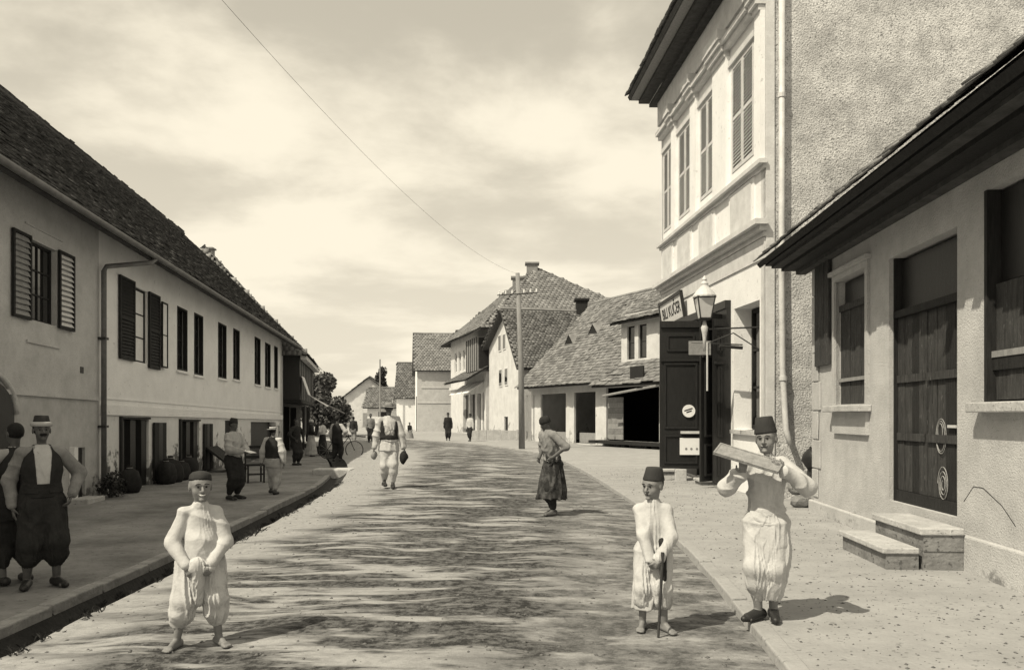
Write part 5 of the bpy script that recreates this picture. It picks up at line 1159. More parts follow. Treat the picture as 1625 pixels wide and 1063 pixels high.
class Person:
    """local frame: faces -Y, the person's right hand is at -X"""
    def __init__(s, label, loc, yaw, H, hh=None, sw=None, feet=((-.10, 0, 12), (.10, 0, -12)), hands=((-.24, -.02, .44), (.24, -.02, .44)), ehint=((-1, .5, 0), (1, .5, 0)),
                 lean=(0, 0), head=(0, 0, 0), headoff=(0, 0, 0), skin=SKIN, curl=(.6, .6), palm=((1, 0, 0), (-1, 0, 0)), hdir=(None, None), knee=((0, -1, 0), (0, -1, 0)), lift=(0, 0), group=None, fat=1.0, hipz=None, shoes=None):
        s.root = empty('person', loc, label, 'person', group, yaw); s.Y = loc[1]; s.H = H; s.hh = hh or H * .135; s.skin = skin
        s.h = min(max(s.Y * .0010, .0058), .035); s.fat = fat; hh = s.hh
        s.chin = H - hh; kid = H < 1.5; s.shz = s.chin - (.36 if kid else .50) * hh; s.hip = hipz or .50 * H; s.sw = sw or .100 * H
        lx, ly = lean[0], lean[1]; s.lean = lean
        s.sh = [V3(lx - s.sw, ly, s.shz), V3(lx + s.sw, ly, s.shz)]; s.hj = [V3(-.052 * H, 0, s.hip), V3(.052 * H, 0, s.hip)]
        s.nb = V3(lx, ly, s.chin - (.0 if kid else .12) * hh); s.hc = V3(lx, ly - .03 * hh, s.chin + .5 * hh) + V3(*headoff)
        s.HM = Rz(head[0]) @ Rx(head[1]) @ Ry(head[2])
        s.ft = []; s.kn = []
        for i in (0, 1):
            an = V3(feet[i][0], feet[i][1], .045 * H + lift[i]); k, an = ik(s.hj[i], an, .235 * H, .235 * H, knee[i]); s.kn.append(k); s.ft.append((an, R(feet[i][2])))
        s.el = []; s.wr = []
        for i in (0, 1):
            t = V3(hands[i][0], hands[i][1], hands[i][2] * H); e, w_ = ik(s.sh[i], t, .176 * H, .162 * H, ehint[i]); s.el.append(e); s.wr.append(w_)
        s.curl, s.palm, s.hdir, s.lift = curl, palm, hdir, lift; s.shoes = shoes
        s.body()
    def emit(s, name, f, m, lo=None, hi=None, h=None, parent=None):
        H = s.H; lo = lo or (-.5, -.5, -.03); hi = hi or (.5, .5, H + .05); r = mesh_field(f, lo, hi, h or s.h)
        if r is None: return None
        me = fast_mesh(name, *r); me.materials.append(m); o = bpy.data.objects.new(name, me); COL.objects.link(o); o.parent = parent or s.root
        me.polygons.foreach_set('use_smooth', np.ones(len(me.polygons), bool)); return o
    def hp(s, x, y, z): return s.hc + s.HM @ (V3(x, y, z) * s.hh)
    def head_f(s):
        hp, hh, M = s.hp, s.hh, s.HM; E = lambda c, r: ell(hp(*c), np.array(r) * hh, M)
        kd = 1.09 if s.H < 1.48 else 1.0
        f = uni([E((0, .04, .12), (.32 * kd, .39, .38)), E((0, -.10, -.20), (.235 * kd, .25, .29)), E((0, -.2, .1), (.27, .17, .2)), E((.13 * kd, -.2, -.12), (.13, .13, .14)), E((-.13 * kd, -.2, -.12), (.13, .13, .14))], .07 * hh)
        if s.Y < 24:
            for sx in (-1, 1): f = sub(f, E((sx * .125, -.40, .03), (.08, .065, .05)), .04 * hh)
            f = uni([f, cap(hp(0, -.36, .05), hp(0, -.46, -.10), .03 * hh, .055 * hh), cap(hp(-.05, -.385, -.12), hp(.05, -.385, -.12), .035 * hh, .035 * hh), E((0, -.34, -.385), (.1, .08, .07)),
                     cap(hp(-.2, -.33, .105), hp(-.05, -.375, .10), .022 * hh, .03 * hh), cap(hp(.2, -.33, .105), hp(.05, -.375, .10), .022 * hh, .03 * hh), E((0, -.36, -.22), (.11, .05, .025)), E((0, -.355, -.285), (.09, .05, .028))], .03 * hh)
            f = sub(f, cap(hp(-.1, -.40, -.245), hp(.1, -.40, -.245), .016 * hh, .016 * hh), .02 * hh)
        return uni([f, E((-.335, .03, -.02), (.04, .10, .14)), E((.335, .03, -.02), (.04, .10, .14))], .03 * hh)
    def body(s):
        H, ft = s.H, s.fat; lx, ly = s.lean; fs = [s.head_f(), cap(s.nb, s.hp(0, .08, -.25), .19 * s.hh, .18 * s.hh)]
        fs.append(stack([(s.hip - .04 * H, 0, 0, .085 * H * ft, .06 * H * ft), (s.hip + .08 * H, lx * .3, ly * .3, .075 * H * ft, .052 * H * ft), (s.shz - .1 * H, lx * .75, ly * .75, .09 * H * ft, .06 * H * ft), (s.shz + .0 * H, lx, ly, .08 * H, .045 * H), (s.nb[2] - .01 * H, lx, ly, .03 * H, .03 * H)]))
        for i in (0, 1):
            fs += [cap(s.sh[i], s.el[i], .028 * H, .022 * H), cap(s.el[i], s.wr[i], .022 * H, .0155 * H), cap(s.hj[i], s.kn[i], .045 * H, .032 * H), cap(s.kn[i], s.ft[i][0], .032 * H, .021 * H)]
        f = uni(fs, .018 * H); ex = []
        for i in (0, 1):
            d = s.hdir[i]; d = np.asarray(d, float) if d is not None else s.wr[i] - s.el[i]; ex += hand(s.wr[i], d, s.palm[i], H / 1.72 * (1.05 if H < 1.4 else 1), s.curl[i], 1 if i == 0 else -1)
            an, a = s.ft[i]; fd = Rz(a) @ V3(0, -1, 0); z0 = s.lift[i]; rt = Rz(a) @ V3(1, 0, 0)
            heel = V3(an[0], an[1], z0 + .024 * H) - fd * .025 * H; ball = V3(an[0], an[1], z0 + .016 * H) + fd * .085 * H
            ex += [cap(heel, ball, .024 * H, .017 * H), cap(an, ball, .02 * H, .014 * H), cap(ball - rt * .012 * H, ball + rt * .012 * H, .016 * H, .014 * H)]
            if s.shoes is None and s.Y < 9:
                for k in range(5): b0 = ball + rt * (k - 2) * .0095 * H - V3(0, 0, .004 * H); ex.append(cap(b0, b0 + fd * (.034 - .004 * abs(k - (1 if i else 3))) * H, .0085 * H, .0075 * H))
        if s.Y < 24: f = uni([f, uni(ex, .004)], .008)
        else: f = uni([f, uni(ex, .006)], .012)
        s.emit('body', f, s.skin, hi=(.5, .5, H + .03), lo=(-.5, -.62, -.02))
        if s.Y < 24:
            for sx in (-1, 1):
                c = s.hp(sx * .125, -.335, .03); B().lathe([(.003, -.03 * s.hh), (.03 * s.hh, -.016 * s.hh), (.036 * s.hh, 0), (.03 * s.hh, .016 * s.hh), (.003, .03 * s.hh)], tuple(c), 8).build('eye', INK, s.root, local=True, smooth=True)
                B().tube([tuple(s.hp(sx * x, -.375 - y, z)) for x, y, z in ((.055, .012, .125), (.13, .008, .14), (.21, -.03, .115))], .013 * s.hh, 6).build('eyebrow', HAIR, s.root, local=True)
            B().tube([tuple(s.hp(x, y, z)) for x, y, z in ((-.11, -.355, -.235), (-.05, -.395, -.25), (.05, -.395, -.25), (.11, -.355, -.235))], .013 * s.hh, 6).build('mouth', LEATHER, s.root, local=True)
    # ---- clothes
    def arms(s, frac, r0, r1, r2):
        out = []
        for i in (0, 1):
            out.append(cap(s.sh[i], s.el[i], r0, r1))
            if frac > .5: e = s.el[i] + (s.wr[i] - s.el[i]) * (frac - .5) * 2; out.append(cap(s.el[i], e, r1, r2))
        return out
    def torso(s, grow, hem, top=None, hemr=None, belly=0):
        H, ft = s.H, s.fat; lx, ly = s.lean; k = lambda z: min(max((z - s.hip) / (s.shz - s.hip), 0), 1.05); L = []
        for z, rx, ry in ((hem, .1, .078), (s.hip + .04 * H, .094, .07), (s.hip + .12 * H, .087, .066), (s.shz - .09 * H, .098, .072), (s.shz - .01 * H, .085, .056), (s.nb[2] - .035 * H, .048, .042), (s.nb[2], .028, .03)):
            if z < hem: continue
            if hemr and z == hem: rx, ry = hemr
            L.append((z, lx * k(z), ly * k(z) - (belly if z < s.shz - .1 * H else 0) * .5, rx * H * ft + grow, ry * H * ft + grow + (belly * .5 if z < s.shz - .1 * H else 0)))
        return stack(L)
    def shirt(s, m, frac=1.0, hem=None, puff=0.0, grow=.012, name='shirt', belly=0, hemr=None, amp=.006, seed=1.0, n=9):
        H = s.H; hem = hem or s.hip - .02 * H
        f = uni([s.torso(grow, hem, belly=belly, hemr=hemr)] + s.arms(frac, .036 * H + puff * .3, .033 * H + puff, .024 * H + puff * .5) + [cap(s.nb - V3(0, 0, .035 * H), s.sh[i], .028 * H + grow * .5, .034 * H + grow * .5) for i in (0, 1)], .011 * H)
        zc_ = s.nb[2]; f = uni([f, stack([(zc_ - .2 * s.hh, s.nb[0], s.nb[1] - .01, .27 * s.hh, .25 * s.hh), (zc_ + .03 * s.hh, s.nb[0], s.nb[1] - .01, .225 * s.hh, .225 * s.hh)])], .01)
        return s.emit(name, fold(f, amp, n, 9, seed, diag=.95), m)
    def trousers(s, m, end=.1, top=None, baggy=0.0, name='trousers', amp=.008, seed=2.0, crotch=0.0, n=8, taper=.55, ends=None):
        H = s.H; top = top or s.hip + .07 * H; fs = []
        for i in (0, 1):
            an = s.ft[i][0]; z = end * H + s.lift[i]; t = (z - an[2]) / max(s.kn[i][2] - an[2], 1e-3); e = an + (s.kn[i] - an) * min(t, 1) if t > 0 else an
            mid = s.kn[i] + (an - s.kn[i]) * .35
            g1 = cap(s.hj[i], s.kn[i], .058 * H + baggy, .05 * H + baggy); g2 = cap(s.kn[i], mid, .05 * H + baggy, .047 * H + baggy * .95); g3 = cap(mid, e + V3(0, 0, .03 * H), .047 * H + baggy * .95, .032 * H + baggy * taper * .5)
            c = (s.kn[i][0], s.kn[i][1]); fs.append(fold(uni([g1, g2, g3], .02 * H), amp, n, 7, seed + i * 2, c, diag=.35))
        fs.append(stack([(s.hip - .1 * H, 0, 0, .1 * H + baggy, .07 * H + baggy), (s.hip, 0, 0, .1 * H + baggy * .8, .075 * H + baggy * .8), (top, s.lean[0] * .25, s.lean[1] * .25, .088 * H + baggy * .25, .066 * H + baggy * .2)]))
        if crotch: fs.append(ell((0, -.01, s.hip - .14 * H), (.075 * H + baggy, .05 * H + baggy * .7, crotch)))
        f = uni(fs, .03 * H)
        zc = end * H
        return s.emit(name, isect(fold(f, amp * .5, n * 1.6, 8, seed + 5), lambda P: zc + min(s.lift) - P[:, 2] , .008), m)
    def skirt(s, m, levels, name='skirt', amp=.015, n=11, seed=0.5, diag=.3):
        return s.emit(name, fold(stack(levels), amp, n, 3.5, seed, diag=diag), m, lo=(-.6, -.6, -.02), hi=(.6, .6, max(l[0] for l in levels) + .05))
    def vest(s, m, gap=.05, hem=None, grow=.026, name='waistcoat', back=False):
        H = s.H; hem = hem or s.hip + .04 * H; f = s.torso(grow, hem)
        for i in (0, 1): f = sub(f, cap(s.sh[i] + V3((-.03 if i == 0 else .03) * H, 0, .0), s.el[i], .05 * H, .05 * H), .006)
        lx, ly = s.lean
        f = sub(f, cap(s.nb + V3(0, -.03 * H, .05 * H), s.nb + V3(0, 0, .09 * H), .045 * H, .05 * H), .008)
        if not back: f = sub(f, lambda P: np.maximum(np.abs(P[:, 0] - lx * .6) - gap * (0.7 + .5 * np.clip((P[:, 2] - hem) / (s.shz - hem), 0, 1)), P[:, 1] + .02), .008)
        return s.emit(name, fold(f, .004, 7, 6, 3), m)
    def sash(s, m, z, h, grow=.03, name='sash'):
        H = s.H; k = (z - s.hip) / (s.shz - s.hip); lx, ly = s.lean[0] * k, s.lean[1] * k
        f = stack([(z - h / 2, lx, ly, .09 * H * s.fat + grow, .07 * H * s.fat + grow), (z + h / 2, lx, ly, .087 * H * s.fat + grow, .067 * H * s.fat + grow)]); return s.emit(name, fold(f, .004, 5, 60, 1), m)
    def shoe(s, m):
        H = s.H
        for i in (0, 1):
            an, a = s.ft[i]; fd = Rz(a) @ V3(0, -1, 0); z0 = s.lift[i]; heel = V3(an[0], an[1], z0 + .026 * H) - fd * .026 * H; ball = V3(an[0], an[1], z0 + .019 * H) + fd * .085 * H; toe = V3(an[0], an[1], z0 + .018 * H) + fd * .115 * H
            f = uni([cap(heel, ball, .028 * H, .024 * H), cap(ball, toe, .023 * H, .016 * H), cap(an - V3(0, 0, .01 * H), ball, .027 * H, .02 * H)], .01); c = V3(an[0], an[1], z0)
            s.emit('shoe', isect(f, lambda P, z0=z0: z0 - P[:, 2]), m, lo=tuple(c - V3(.2, .25, .02)), hi=tuple(c + V3(.2, .2, .16)))
    def lathe_hat(s, name, prof, m, off=(0, .04, .0), tilt=(0, 0), n=24):
        M = Matrix([list(r) for r in (s.HM @ Rx(tilt[0]) @ Ry(tilt[1]))]); hh = s.hh
        return B().lathe([(r * hh, z * hh) for r, z in prof], tuple(s.hp(*off)), n, M, 1.0, 1.16).build(name, m, s.root, local=True, smooth=True)
    def fez(s, m=FELT, top=.62, tilt=(0, 0), r=.36, z0=.20, rt=.28):
        prof = [(r - .02, z0 + .03), (r, z0), (r + .004, z0 + .04), (r - (r - rt) * .5, (z0 + top) / 2), (rt, top - .03), (rt - .03, top), (.02, top + .01)]
        return s.lathe_hat('fez', prof, m, tilt=tilt)
    def hair(s, m=HAIR, low=-.1, front=.22):
        E = ell(s.hp(0, .07, .12), np.array((.345, .40, .40)) * s.hh, s.HM); iM = s.HM.T; hc, hh = s.hc, s.hh
        def cut(P):
            q = (P - hc) @ s.HM / hh; return np.maximum(low - q[:, 2], (-.08 - q[:, 1]) - np.maximum(0, (q[:, 2] - front)) * 3) * hh
        return s.emit('hair', isect(E, cut), m, lo=tuple(s.hc - s.hh), hi=tuple(s.hc + s.hh), h=min(s.h, .012))

# ------------------------------------------------------------------ the near boys
def gr(x, y, zg=0.0):
    Y = (CAMZ - zg) * FPX / (y - HY); return ((x - 812.5) / FPX * Y, Y, zg)
def face_cam(loc, extra=0.0): return math.atan2(-loc[0], loc[1]) * -1 * -1 + extra if False else -math.atan2(loc[0], loc[1]) + extra
lc = gr(318, 1022, .01)
p = Person('barefoot boy in white shirt and baggy trousers holding up his waistband', lc, face_cam(lc, .05), 1.19, hh=.21, sw=.10, feet=((-.15, -.02, -32), (.115, -.05, 22)),
           hands=((-.10, -.15, .485), (.065, -.16, .49)), ehint=((-1, .55, -.1), (1, .55, -.1)), fat=.9, head=(.12, .05, 0), curl=(1.0, 1.0), palm=((.5, .8, .2), (-.5, .8, .2)), hdir=((.35, -.3, -.8), (-.35, -.3, -.8)), skin=SKIN)
p.shirt(LINEN, 1.0, hem=.53, puff=.012, grow=.012, belly=.06, hemr=(.09, .07), amp=.005, n=11)
p.trousers(LINEN_SOILED, end=.115, baggy=.026, crotch=.13, amp=.011, top=.62, taper=.4)
p.emit('gathered_cloth', fold(uni([cap((-.03, -.155, .58), (-.02, -.12, .32), .05, .035), cap((-.06, -.16, .55), (.05, -.165, .55), .03, .03)], .03), .009, 9, 14, 1, (-.03, -.14), diag=.4), LINEN_SOILED)
p.hair(low=-.05)
p.lathe_hat('skullcap', [(.335, .20), (.352, .19), (.352, .27), (.335, .38), (.25, .47), (.1, .51), (.01, .515)], FELT, tilt=(-.12, .03))
B().tube([tuple(p.hp(x, y, z)) for x, y, z in ((-.085, -.375, -.222), (-.04, -.405, -.238), (.04, -.405, -.238), (.085, -.375, -.222))], .016 * p.hh, 6).build('teeth', PAPER, p.root, local=True)

lc = gr(1036, 998, .01)
p = Person('small boy in dark fez and long white robe leaning on a stick', lc, face_cam(lc, -.05), 1.16, hh=.207, sw=.097, feet=((-.075, .0, -5), (.085, -.03, 35)),
           hands=((-.01, -.165, .455), (.05, -.16, .47)), ehint=((-1, .2, -.2), (1, .2, -.2)), fat=.84, head=(-.55, .12, 0), curl=(1.3, 1.3), palm=((.6, .8, 0), (-.6, .8, 0)), hdir=((.7, -.3, -.4), (-.5, -.3, -.6)), skin=SKIN)
H_ = p.H
rb = fold(uni([p.torso(.016, .60)] + p.arms(1.0, .046, .05, .036) + [cap(p.nb - V3(0, 0, .035), p.sh[i_], .036, .042) for i_ in (0, 1)] + [stack([(p.nb[2] - .04, 0, -.008, .05, .046), (p.nb[2] + .008, 0, -.008, .042, .042)])] + [stack([(.15, -.01, 0, .145, .105), (.35, -.005, 0, .135, .10), (.62, 0, 0, .118, .092)])], .024), .007, 10, 5, 2, diag=.35)
rb = sub(rb, lambda P: np.maximum(np.abs(P[:, 0] - .035 - .06 * np.sin(P[:, 2] * 9)) - (.012 + .10 * np.clip((.42 - P[:, 2]) / .3, 0, 1)), np.maximum(P[:, 1] + .03, P[:, 2] - .52)), .012)
p.emit('robe', rb, LINEN)
p.trousers(LINEN_SOILED, end=.15, baggy=.012, amp=.01, top=.55)
p.emit('sash_end', fold(cap((.075, -.105, .66), (.085, -.12, .40), .03, .02), .004, 6, 10, 1, (.08, -.1)), CLOTH_DARK)
p.hair(low=-.12); p.fez(top=.66, tilt=(-.12, .06), r=.365)
stk = Vector(lc); st_o = B().tube([Vector(lc) + Vector((.035, -.19, .60)), Vector(lc) + Vector((.02, -.2, .3)), Vector(lc) + Vector((.0, -.215, .0))], [.012, .011, .009], 8).build('walking_stick', WOOD_WORN); tag(st_o, 'thin dark stick held upright by the boy in a long white robe', 'stick')

lc = gr(1216, 982, ZR)
p = Person('boy in tall dark fez and white baggy trousers carrying a tray', lc, face_cam(lc, -.12), 1.46, hh=.218, sw=.118, feet=((-.055, -.02, -30), (.045, .05, 12)),
           hands=((-.14, -.22, .755), (.15, -.23, .78)), fat=.88, ehint=((-.9, .1, -.9), (1, .1, -.9)), head=(-.12, .02, -.08), curl=(.5, 1.1), palm=((0, -.3, 1), (-.4, .3, .6)), hdir=((.1, -.4, .5), (-.75, -.4, .45)), skin=SKIN, shoes=1)
p.shirt(LINEN, .98, hem=.70, puff=.02, grow=.012, amp=.009, n=10)
p.skirt(LINEN, [(.15, -.0, .0, .09, .08), (.24, .01, 0, .12, .11), (.5, .02, 0, .155, .13), (.72, .01, 0, .142, .115), (.80, 0, 0, .12, .09)], name='trousers', amp=.013, n=12, diag=.45)
p.trousers(LINEN, end=.09, baggy=.01, top=.7, name='trouser_leg')
p.sash(LINEN, .81, .07, .012); p.shoe(LEATHER); p.hair(low=-.1); p.fez(top=.78, tilt=(-.02, -.04), r=.375, rt=.29)
# the tray: long board with a low rim, held in both hands under the chin
tc_ = Vector(lc) + Matrix.Rotation(p.root.rotation_euler.z, 3, 'Z') @ Vector((-.07, -.27, 1.21))
tr = empty('wooden_tray', tc_, 'long pale wooden tray held in front by the boy in tall fez', 'tray'); tr.rotation_euler = (R(24), R(16), p.root.rotation_euler.z - .05)
B().abox(-.25, .2, -.07, .07, 0, .012).build('board', WOOD_GREY, tr, local=True)
for y0 in (-.082, .07): B().abox(-.25, .2, y0, y0 + .012, -.006, .016).build('rim', WOOD_GREY, tr, local=True)
for x0 in (-.262, .2): B().abox(x0, x0 + .012, -.082, .082, -.006, .016).build('rim', WOOD_GREY, tr, local=True)

# ------------------------------------------------------------------ the woman in the road and the walking man
lc = gr(878, 817, .01)
p = Person('stooping barefoot person in grey shirt and long dark skirt', lc, R(-62), 1.60, hh=.215, feet=((-.07, .04, 5), (.09, -.06, 0)), lean=(0, -.10), head=(.15, .45, 0), headoff=(0, -.05, -.03),
           hands=((-.12, -.19, .56), (.19, -.12, .58)), ehint=((-1, .8, 0), (1, 1.2, 0)), skin=SKIN_DARK, curl=(.9, .9))
p.shirt(CLOTH_GREY, .58, hem=.86, puff=.012, grow=.02, amp=.011)
p.skirt(CLOTH_SKIRT, [(.27, .0, -.03, .25, .24), (.6, 0, -.02, .215, .20), (.82, 0, -.01, .17, .145), (.98, 0, -.03, .15, .12)], amp=.022, n=10)
p.trousers(CLOTH_DARK, end=.06, baggy=.02, top=.8); p.hair(low=-.3); p.lathe_hat('headscarf', [(.39, .0), (.40, .1), (.37, .3), (.27, .44), (.1, .5), (.01, .51)], CLOTH_DARK, tilt=(-.15, 0))

lc = gr(617, 774, .02)
p = Person('man in white shirt, dark sash and feathered hat walking along the road', lc, face_cam(lc, .08), 1.84, feet=((-.09, .12, 5), (.08, -.1, -3)), lift=(.03, 0), hands=((-.33, -.04, .43), (.33, -.08, .45)), ehint=((-1, .4, 0), (1, .4, 0)), skin=SKIN_DARK, curl=(1.2, 1.2), shoes=1)
p.shirt(LINEN, .95, hem=1.0, puff=.028, grow=.02, amp=.014); p.skirt(LINEN, [(.80, 0, -.02, .225, .18), (.95, 0, -.01, .2, .155), (1.10, 0, 0, .175, .135)], name='shirt_tail', amp=.014, n=13)
p.trousers(LINEN, end=.06, baggy=.008, top=1.0); p.vest(CLOTH_DARK, gap=.115, hem=1.08, grow=.045); p.sash(CLOTH_DARK, 1.10, .10, .05); p.shoe(LEATHER); p.hair(low=-.2)
p.lathe_hat('brimmed_hat', [(.36, .2), (.62, .16), (.64, .17), (.62, .19), (.38, .25), (.35, .45), (.28, .56), (.1, .55), (.01, .53)], CLOTH_GREY, tilt=(.05, .05)); p.lathe_hat('hat_band', [(.37, .24), (.395, .24), (.385, .31), (.36, .31)], CLOTH_DARK, tilt=(.05, .05))
B().tube([tuple(p.hp(.3, -.1, .3)), tuple(p.hp(.34, -.05, .6)), tuple(p.hp(.3, .05, .85))], [.012, .016, .004], 6).build('feather', CLOTH_PALE, p.root, local=True)
def held(nm, label, cat, person, i, r, m, drop=.12):
    c = Vector(person.root.location) + Matrix.Rotation(person.root.rotation_euler.z, 3, 'Z') @ Vector(tuple(person.wr[i] + V3(0, -.01, -.09)))
    V = rock((0, 0, 0), r, 40 + i); t = empty(nm, c - Vector((0, 0, drop + r[2])), label, cat); link_mesh('bag', V, m, t, c - Vector((0, 0, drop)), smooth=True)
    B().tube([c + Vector((-.04, 0, -.06)), c + Vector((-.02, 0, .02)), c + Vector((.03, 0, .02)), c + Vector((.05, 0, -.06))], .012, 6).build('handle', m, t)
held('dark_bag', 'small dark bag in the hand of the man wearing a feathered hat', 'bag', p, 1, (.1, .09, .16), CLOTH_DARK); held('cloth_bundle', 'small grey bundle in the hand of the feathered-hat man', 'bundle', p, 0, (.08, .08, .1), CLOTH_GREY, .06)

# ------------------------------------------------------------------ men on the left pavement
lc = gl(66, 930); 
p = Person('man in wrapped fez and dark waistcoat over a white shirt, near the arched gate', lc, R(38), 1.70, feet=((-.13, 0, -15), (.13, -.03, 18)), hands=((-.25, -.02, .48), (.26, -.07, .54)), ehint=((-1, .9, 0), (1.2, .9, 0)), skin=SKIN_DARK, fat=1.0, shoes=1, head=(.05, 0, 0))
p.shirt(CLOTH_GREY, .95, hem=.95, puff=.012, grow=.010); p.emit('shirt_front', fold(isect(p.torso(.018, .97), lambda P: np.maximum(np.abs(P[:, 0]) - .085, P[:, 1] + .02)), .004, 9, 9, 2), LINEN); p.vest(CLOTH_DARK, gap=.065, hem=.95, grow=.03); p.trousers(CLOTH_DARK, end=.12, baggy=.032, crotch=.2, amp=.012, top=1.0, taper=.4); p.sash(CLOTH_DARK, .98, .14, .035); p.shoe(LEATHER); p.hair(low=-.2)  # sleeves of the white shirt greyed, shade put into the cloth colour
p.fez(top=.66, r=.36); p.lathe_hat('turban_cloth', [(.36, .16), (.42, .19), (.44, .26), (.42, .34), (.37, .38), (.35, .3)], CLOTH_PALE)
p.emit('moustache', cap(p.hp(-.1, -.41, -.175), p.hp(.1, -.41, -.175), .012, .012), HAIR, h=.006)
lc = gl(24, 925)
p = Person('bareheaded man in pale checked shirt turned away towards the arched gate', lc, R(-120), 1.66, feet=((-.12, 0, -10), (.12, 0, 10)), hands=((-.22, -.18, .60), (.25, -.16, .60)), ehint=((-1, .6, 0), (1, .6, 0)), skin=SKIN_DARK, shoes=1)
p.shirt(CLOTH_PALE, 1.0, hem=.9, puff=.02); p.vest(CLOTH_DARK, gap=.05, hem=.9, back=True); p.trousers(CLOTH_DARK, end=.1, baggy=.03, crotch=.2, amp=.012, taper=.4, top=.95); p.shoe(LEATHER); p.hair(low=-.35)
lc = gl(370, 792)
p = Person('man in fez and pale shirt reading a paper by the white house', lc, R(72), 1.66, feet=((-.1, .02, -8), (.1, -.02, 8)), hands=((-.05, -.26, .60), (.1, -.26, .60)), ehint=((-1, .7, -.2), (1, .7, -.2)), skin=SKIN_DARK, head=(.1, .2, 0), shoes=1)
p.shirt(CLOTH_PALE, 1.0, hem=.88, puff=.03, grow=.02, amp=.012); p.trousers(CLOTH_DARK, end=.06, baggy=.03, top=.95, crotch=.2); p.shoe(LEATHER); p.hair(low=-.3); p.fez(top=.62)
Mz = Matrix.Rotation(p.root.rotation_euler.z, 3, 'Z'); c = Vector(lc) + Mz @ Vector((.03, -.36, 1.0)); o = B().abox(-.1, .1, -.12, .12, -.004, .004).build('paper_sheet', PAPER); o.location = c; o.rotation_euler = (R(15), 0, p.root.rotation_euler.z); tag(o, 'small sheet of paper held by the man in fez', 'paper')
lc = gl(433, 784)
p = Person('youth in straw hat and dark waistcoat walking away past white house', lc, R(172), 1.50, feet=((-.09, .08, 0), (.08, -.08, 0)), lift=(0, .02), hands=((-.26, .02, .47), (.27, 0, .46)), skin=SKIN_DARK, shoes=1)
p.shirt(LINEN, .95, hem=.76, puff=.035, grow=.02); p.vest(CLOTH_DARK, gap=.05, hem=.80, grow=.035); p.trousers(CLOTH_PALE, end=.07, baggy=.022, top=.84, crotch=.2); p.shoe(LEATHER); p.hair(low=-.35)
p.lathe_hat('straw_hat', [(.35, .2), (.6, .18), (.6, .2), (.37, .22), (.36, .42), (.3, .45), (.01, .45)], STRAW); p.lathe_hat('hat_band', [(.36, .23), (.385, .23), (.375, .33), (.35, .33)], INK)

# bicycle with the man standing before it
bl = gl(541, 727); bic = empty('bicycle', bl, 'bicycle standing across the pavement behind the man in dark trousers', 'bicycle', rz=.12)
RW, CX = .35, .54
for sx, nm in ((-1, 'wheel'), (1, 'wheel')):
    cx = sx * CX; t = B().tube([(cx + RW * math.cos(a), 0, RW + RW * math.sin(a)) for a in np.linspace(0, 2 * math.pi, 33)], .02, 6).build(nm, IRON, bic, local=True)
    for k in range(10): a = math.pi * 2 * k / 10; B().tube([(cx, .02 * (-1) ** k, RW), (cx + RW * math.cos(a), 0, RW + RW * math.sin(a))], .003, 4).build('spoke', ZINC, t, local=True)
    B().tube([(cx, -.05, RW), (cx, .05, RW)], .025, 8).build('hub', IRON, t, local=True)
fm = B(); A_, Bb, Cc, Dd, Ee = (-CX, 0, RW), (-.1, 0, RW - .03), (-.22, 0, .85), (.32, 0, .88), (CX, 0, RW)
for a, c_ in ((A_, Bb), (A_, Cc), (Bb, Cc), (Bb, Dd), (Cc, Dd), (Dd, Ee)): fm.tube([a, c_], .016, 8)
fm.build('frame', IRON, bic, local=True); B().tube([(.32, 0, .88), (.30, 0, .98), (.28, -.22, 1.0), (.18, -.27, .98)], .012, 6).build('handlebar', IRON, bic, local=True); B().tube([(.30, 0, .98), (.28, .22, 1.0), (.18, .27, .98)], .012, 6).build('handlebar', IRON, bic, local=True)
B().lathe([(.02, -.03), (.1, -.01), (.12, .02), (.06, .05), (.01, .05)], (-.24, 0, .92), 12, None, 1.2, .7).build('saddle', LEATHER, bic, local=True)
pd = B().tube([(-.1, -.12, RW - .03), (-.1, .12, RW - .03)], .01, 6).tube([(-.1, -.12, RW - .03), (-.02, -.12, RW - .17)], .01, 6).tube([(-.1, .12, RW - .03), (-.18, .12, RW + .11)], .01, 6); pd.build('pedal', IRON, bic, local=True)
lc = gl(535, 732)
p = Person('man in dark trousers and waistcoat standing with his back before the bicycle', lc, R(170), 1.72, feet=((-.14, 0, -15), (.13, .03, 15)), hands=((-.2, -.1, .55), (.24, -.05, .47)), skin=SKIN_DARK, shoes=1)
p.shirt(CLOTH_PALE, 1.0, hem=.9, puff=.03); p.vest(CLOTH_DARK, hem=.85, grow=.04); p.trousers(CLOTH_DARK, end=.06, baggy=.025, top=.95); p.shoe(LEATHER); p.hair(low=-.3); p.fez(top=.6)
lc = gl(494, 724)
p = Person('woman in dark jacket and long pale skirt beside the timber house stall', lc, R(110), 1.60, hands=((-.2, -.16, .58), (.2, -.16, .58)), skin=SKIN_DARK)
p.shirt(CLOTH_DARK, 1.0, hem=.9, puff=.02); p.skirt(CLOTH_PALE, [(.05, 0, 0, .3, .27), (.5, 0, 0, .23, .2), (.95, 0, 0, .15, .12)], n=12, amp=.02); p.hair(low=-.3); p.lathe_hat('headscarf', [(.39, -.1), (.40, .1), (.37, .3), (.27, .44), (.01, .5)], LINEN)
lc = gl(512, 722)
p = Person('bare-headed person in pale blouse standing by the leafy tree', lc, R(-100), 1.58, hands=((-.2, -.12, .55), (.2, -.12, .55)), skin=SKIN_DARK)
p.shirt(LINEN, 1.0, hem=.9, puff=.02); p.skirt(CLOTH_DARK, [(.05, 0, 0, .25, .22), (.5, 0, 0, .2, .18), (.95, 0, 0, .15, .12)], n=12, amp=.015); p.hair(low=-.3)
lc = gl(470, 738)
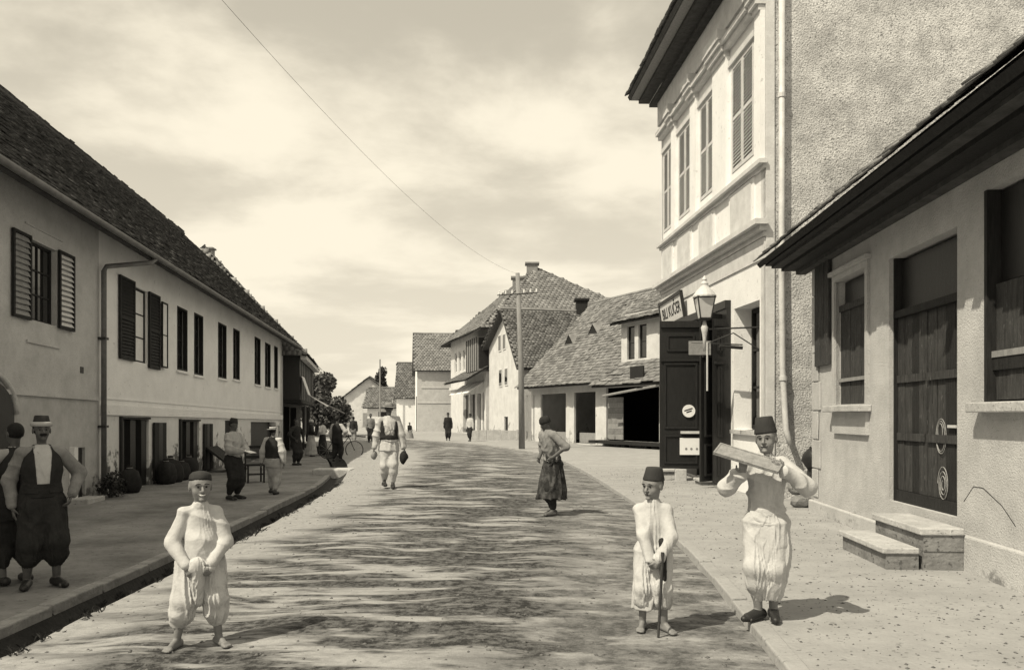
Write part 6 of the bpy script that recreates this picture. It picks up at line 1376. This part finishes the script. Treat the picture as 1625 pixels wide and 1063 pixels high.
p = Person('person in dark clothes at the near end of the timber house stall', lc, R(60), 1.64, hands=((-.2, -.14, .55), (.2, -.14, .55)), skin=SKIN_DARK, shoes=1)
p.shirt(CLOTH_DARK, 1.0, hem=.85, puff=.01); p.trousers(CLOTH_DARK, end=.06, baggy=.03, top=.95); p.shoe(LEATHER); p.hair(low=-.3)

# ------------------------------------------------------------------ distant walkers
def far_man(label, x, y, H, yaw, top, leg, zg=0.0, hat=None, stride=.1):
    lc = gr(x, y, zg); p = Person(label, lc, R(yaw), H, feet=((-.08, stride, 0), (.08, -stride, 0)), skin=SKIN_DARK, shoes=1); p.shirt(top, 1.0, hem=.48 * H, puff=.02, grow=.02); p.trousers(leg, end=.05, baggy=.015, top=.55 * H); p.shoe(LEATHER); p.hair(low=-.3)
    if hat: p.fez(top=.6)
far_man('distant man in dark suit walking in front of the far gabled house', 561, 703, 1.70, 170, CLOTH_DARK, CLOTH_GREY, ZLW)
far_man('distant man in grey coat at the bend beside the low far house', 588, 703, 1.72, 20, CLOTH_GREY, CLOTH_DARK, 0)
far_man('dark-dressed man standing on the pavement before the grey house', 711, 699, 1.72, 10, CLOTH_DARK, CLOTH_DARK, ZR, 1, .04)
far_man('man with white sleeves walking past the corner house shops', 746, 700, 1.66, -30, LINEN, CLOTH_DARK, ZR, 1)
lc = gr(650, 696, 0); p = Person('small dark figure sitting by the small white house', lc, R(20), 1.15, hh=.19, skin=SKIN_DARK, hands=((-.15, -.2, .4), (.15, -.2, .4)), shoes=1); p.shirt(CLOTH_DARK, 1.0, hem=.5); p.skirt(CLOTH_GREY, [(.02, 0, 0, .3, .3), (.3, 0, 0, .24, .24), (.6, 0, 0, .13, .11)]); p.hair(low=-.3)
# shopkeeper half hidden in the doorway of the tall house
q = FT.pt((do_[0] + do_[1]) / 2 - .15, 0, -.05); B().box(FT, do_[0] + .02, do_[1] - .02, -.02, .115, -.45, .1).build('threshold', STONE, tall)
lc = (q.x, q.y, ZR - .02 + .115)
p = Person('person in pale sleeves standing in the dark shop doorway', lc, R(-60), 1.66, hands=((-.22, -.1, .5), (.22, -.14, .55)), skin=SKIN_DARK, shoes=1); p.shirt(LINEN, 1.0, hem=.9, puff=.02); p.vest(CLOTH_DARK, gap=.04, hem=.85, grow=.035); p.trousers(CLOTH_DARK, end=.06, baggy=.02, top=.95); p.shoe(LEATHER); p.hair(low=-.2)
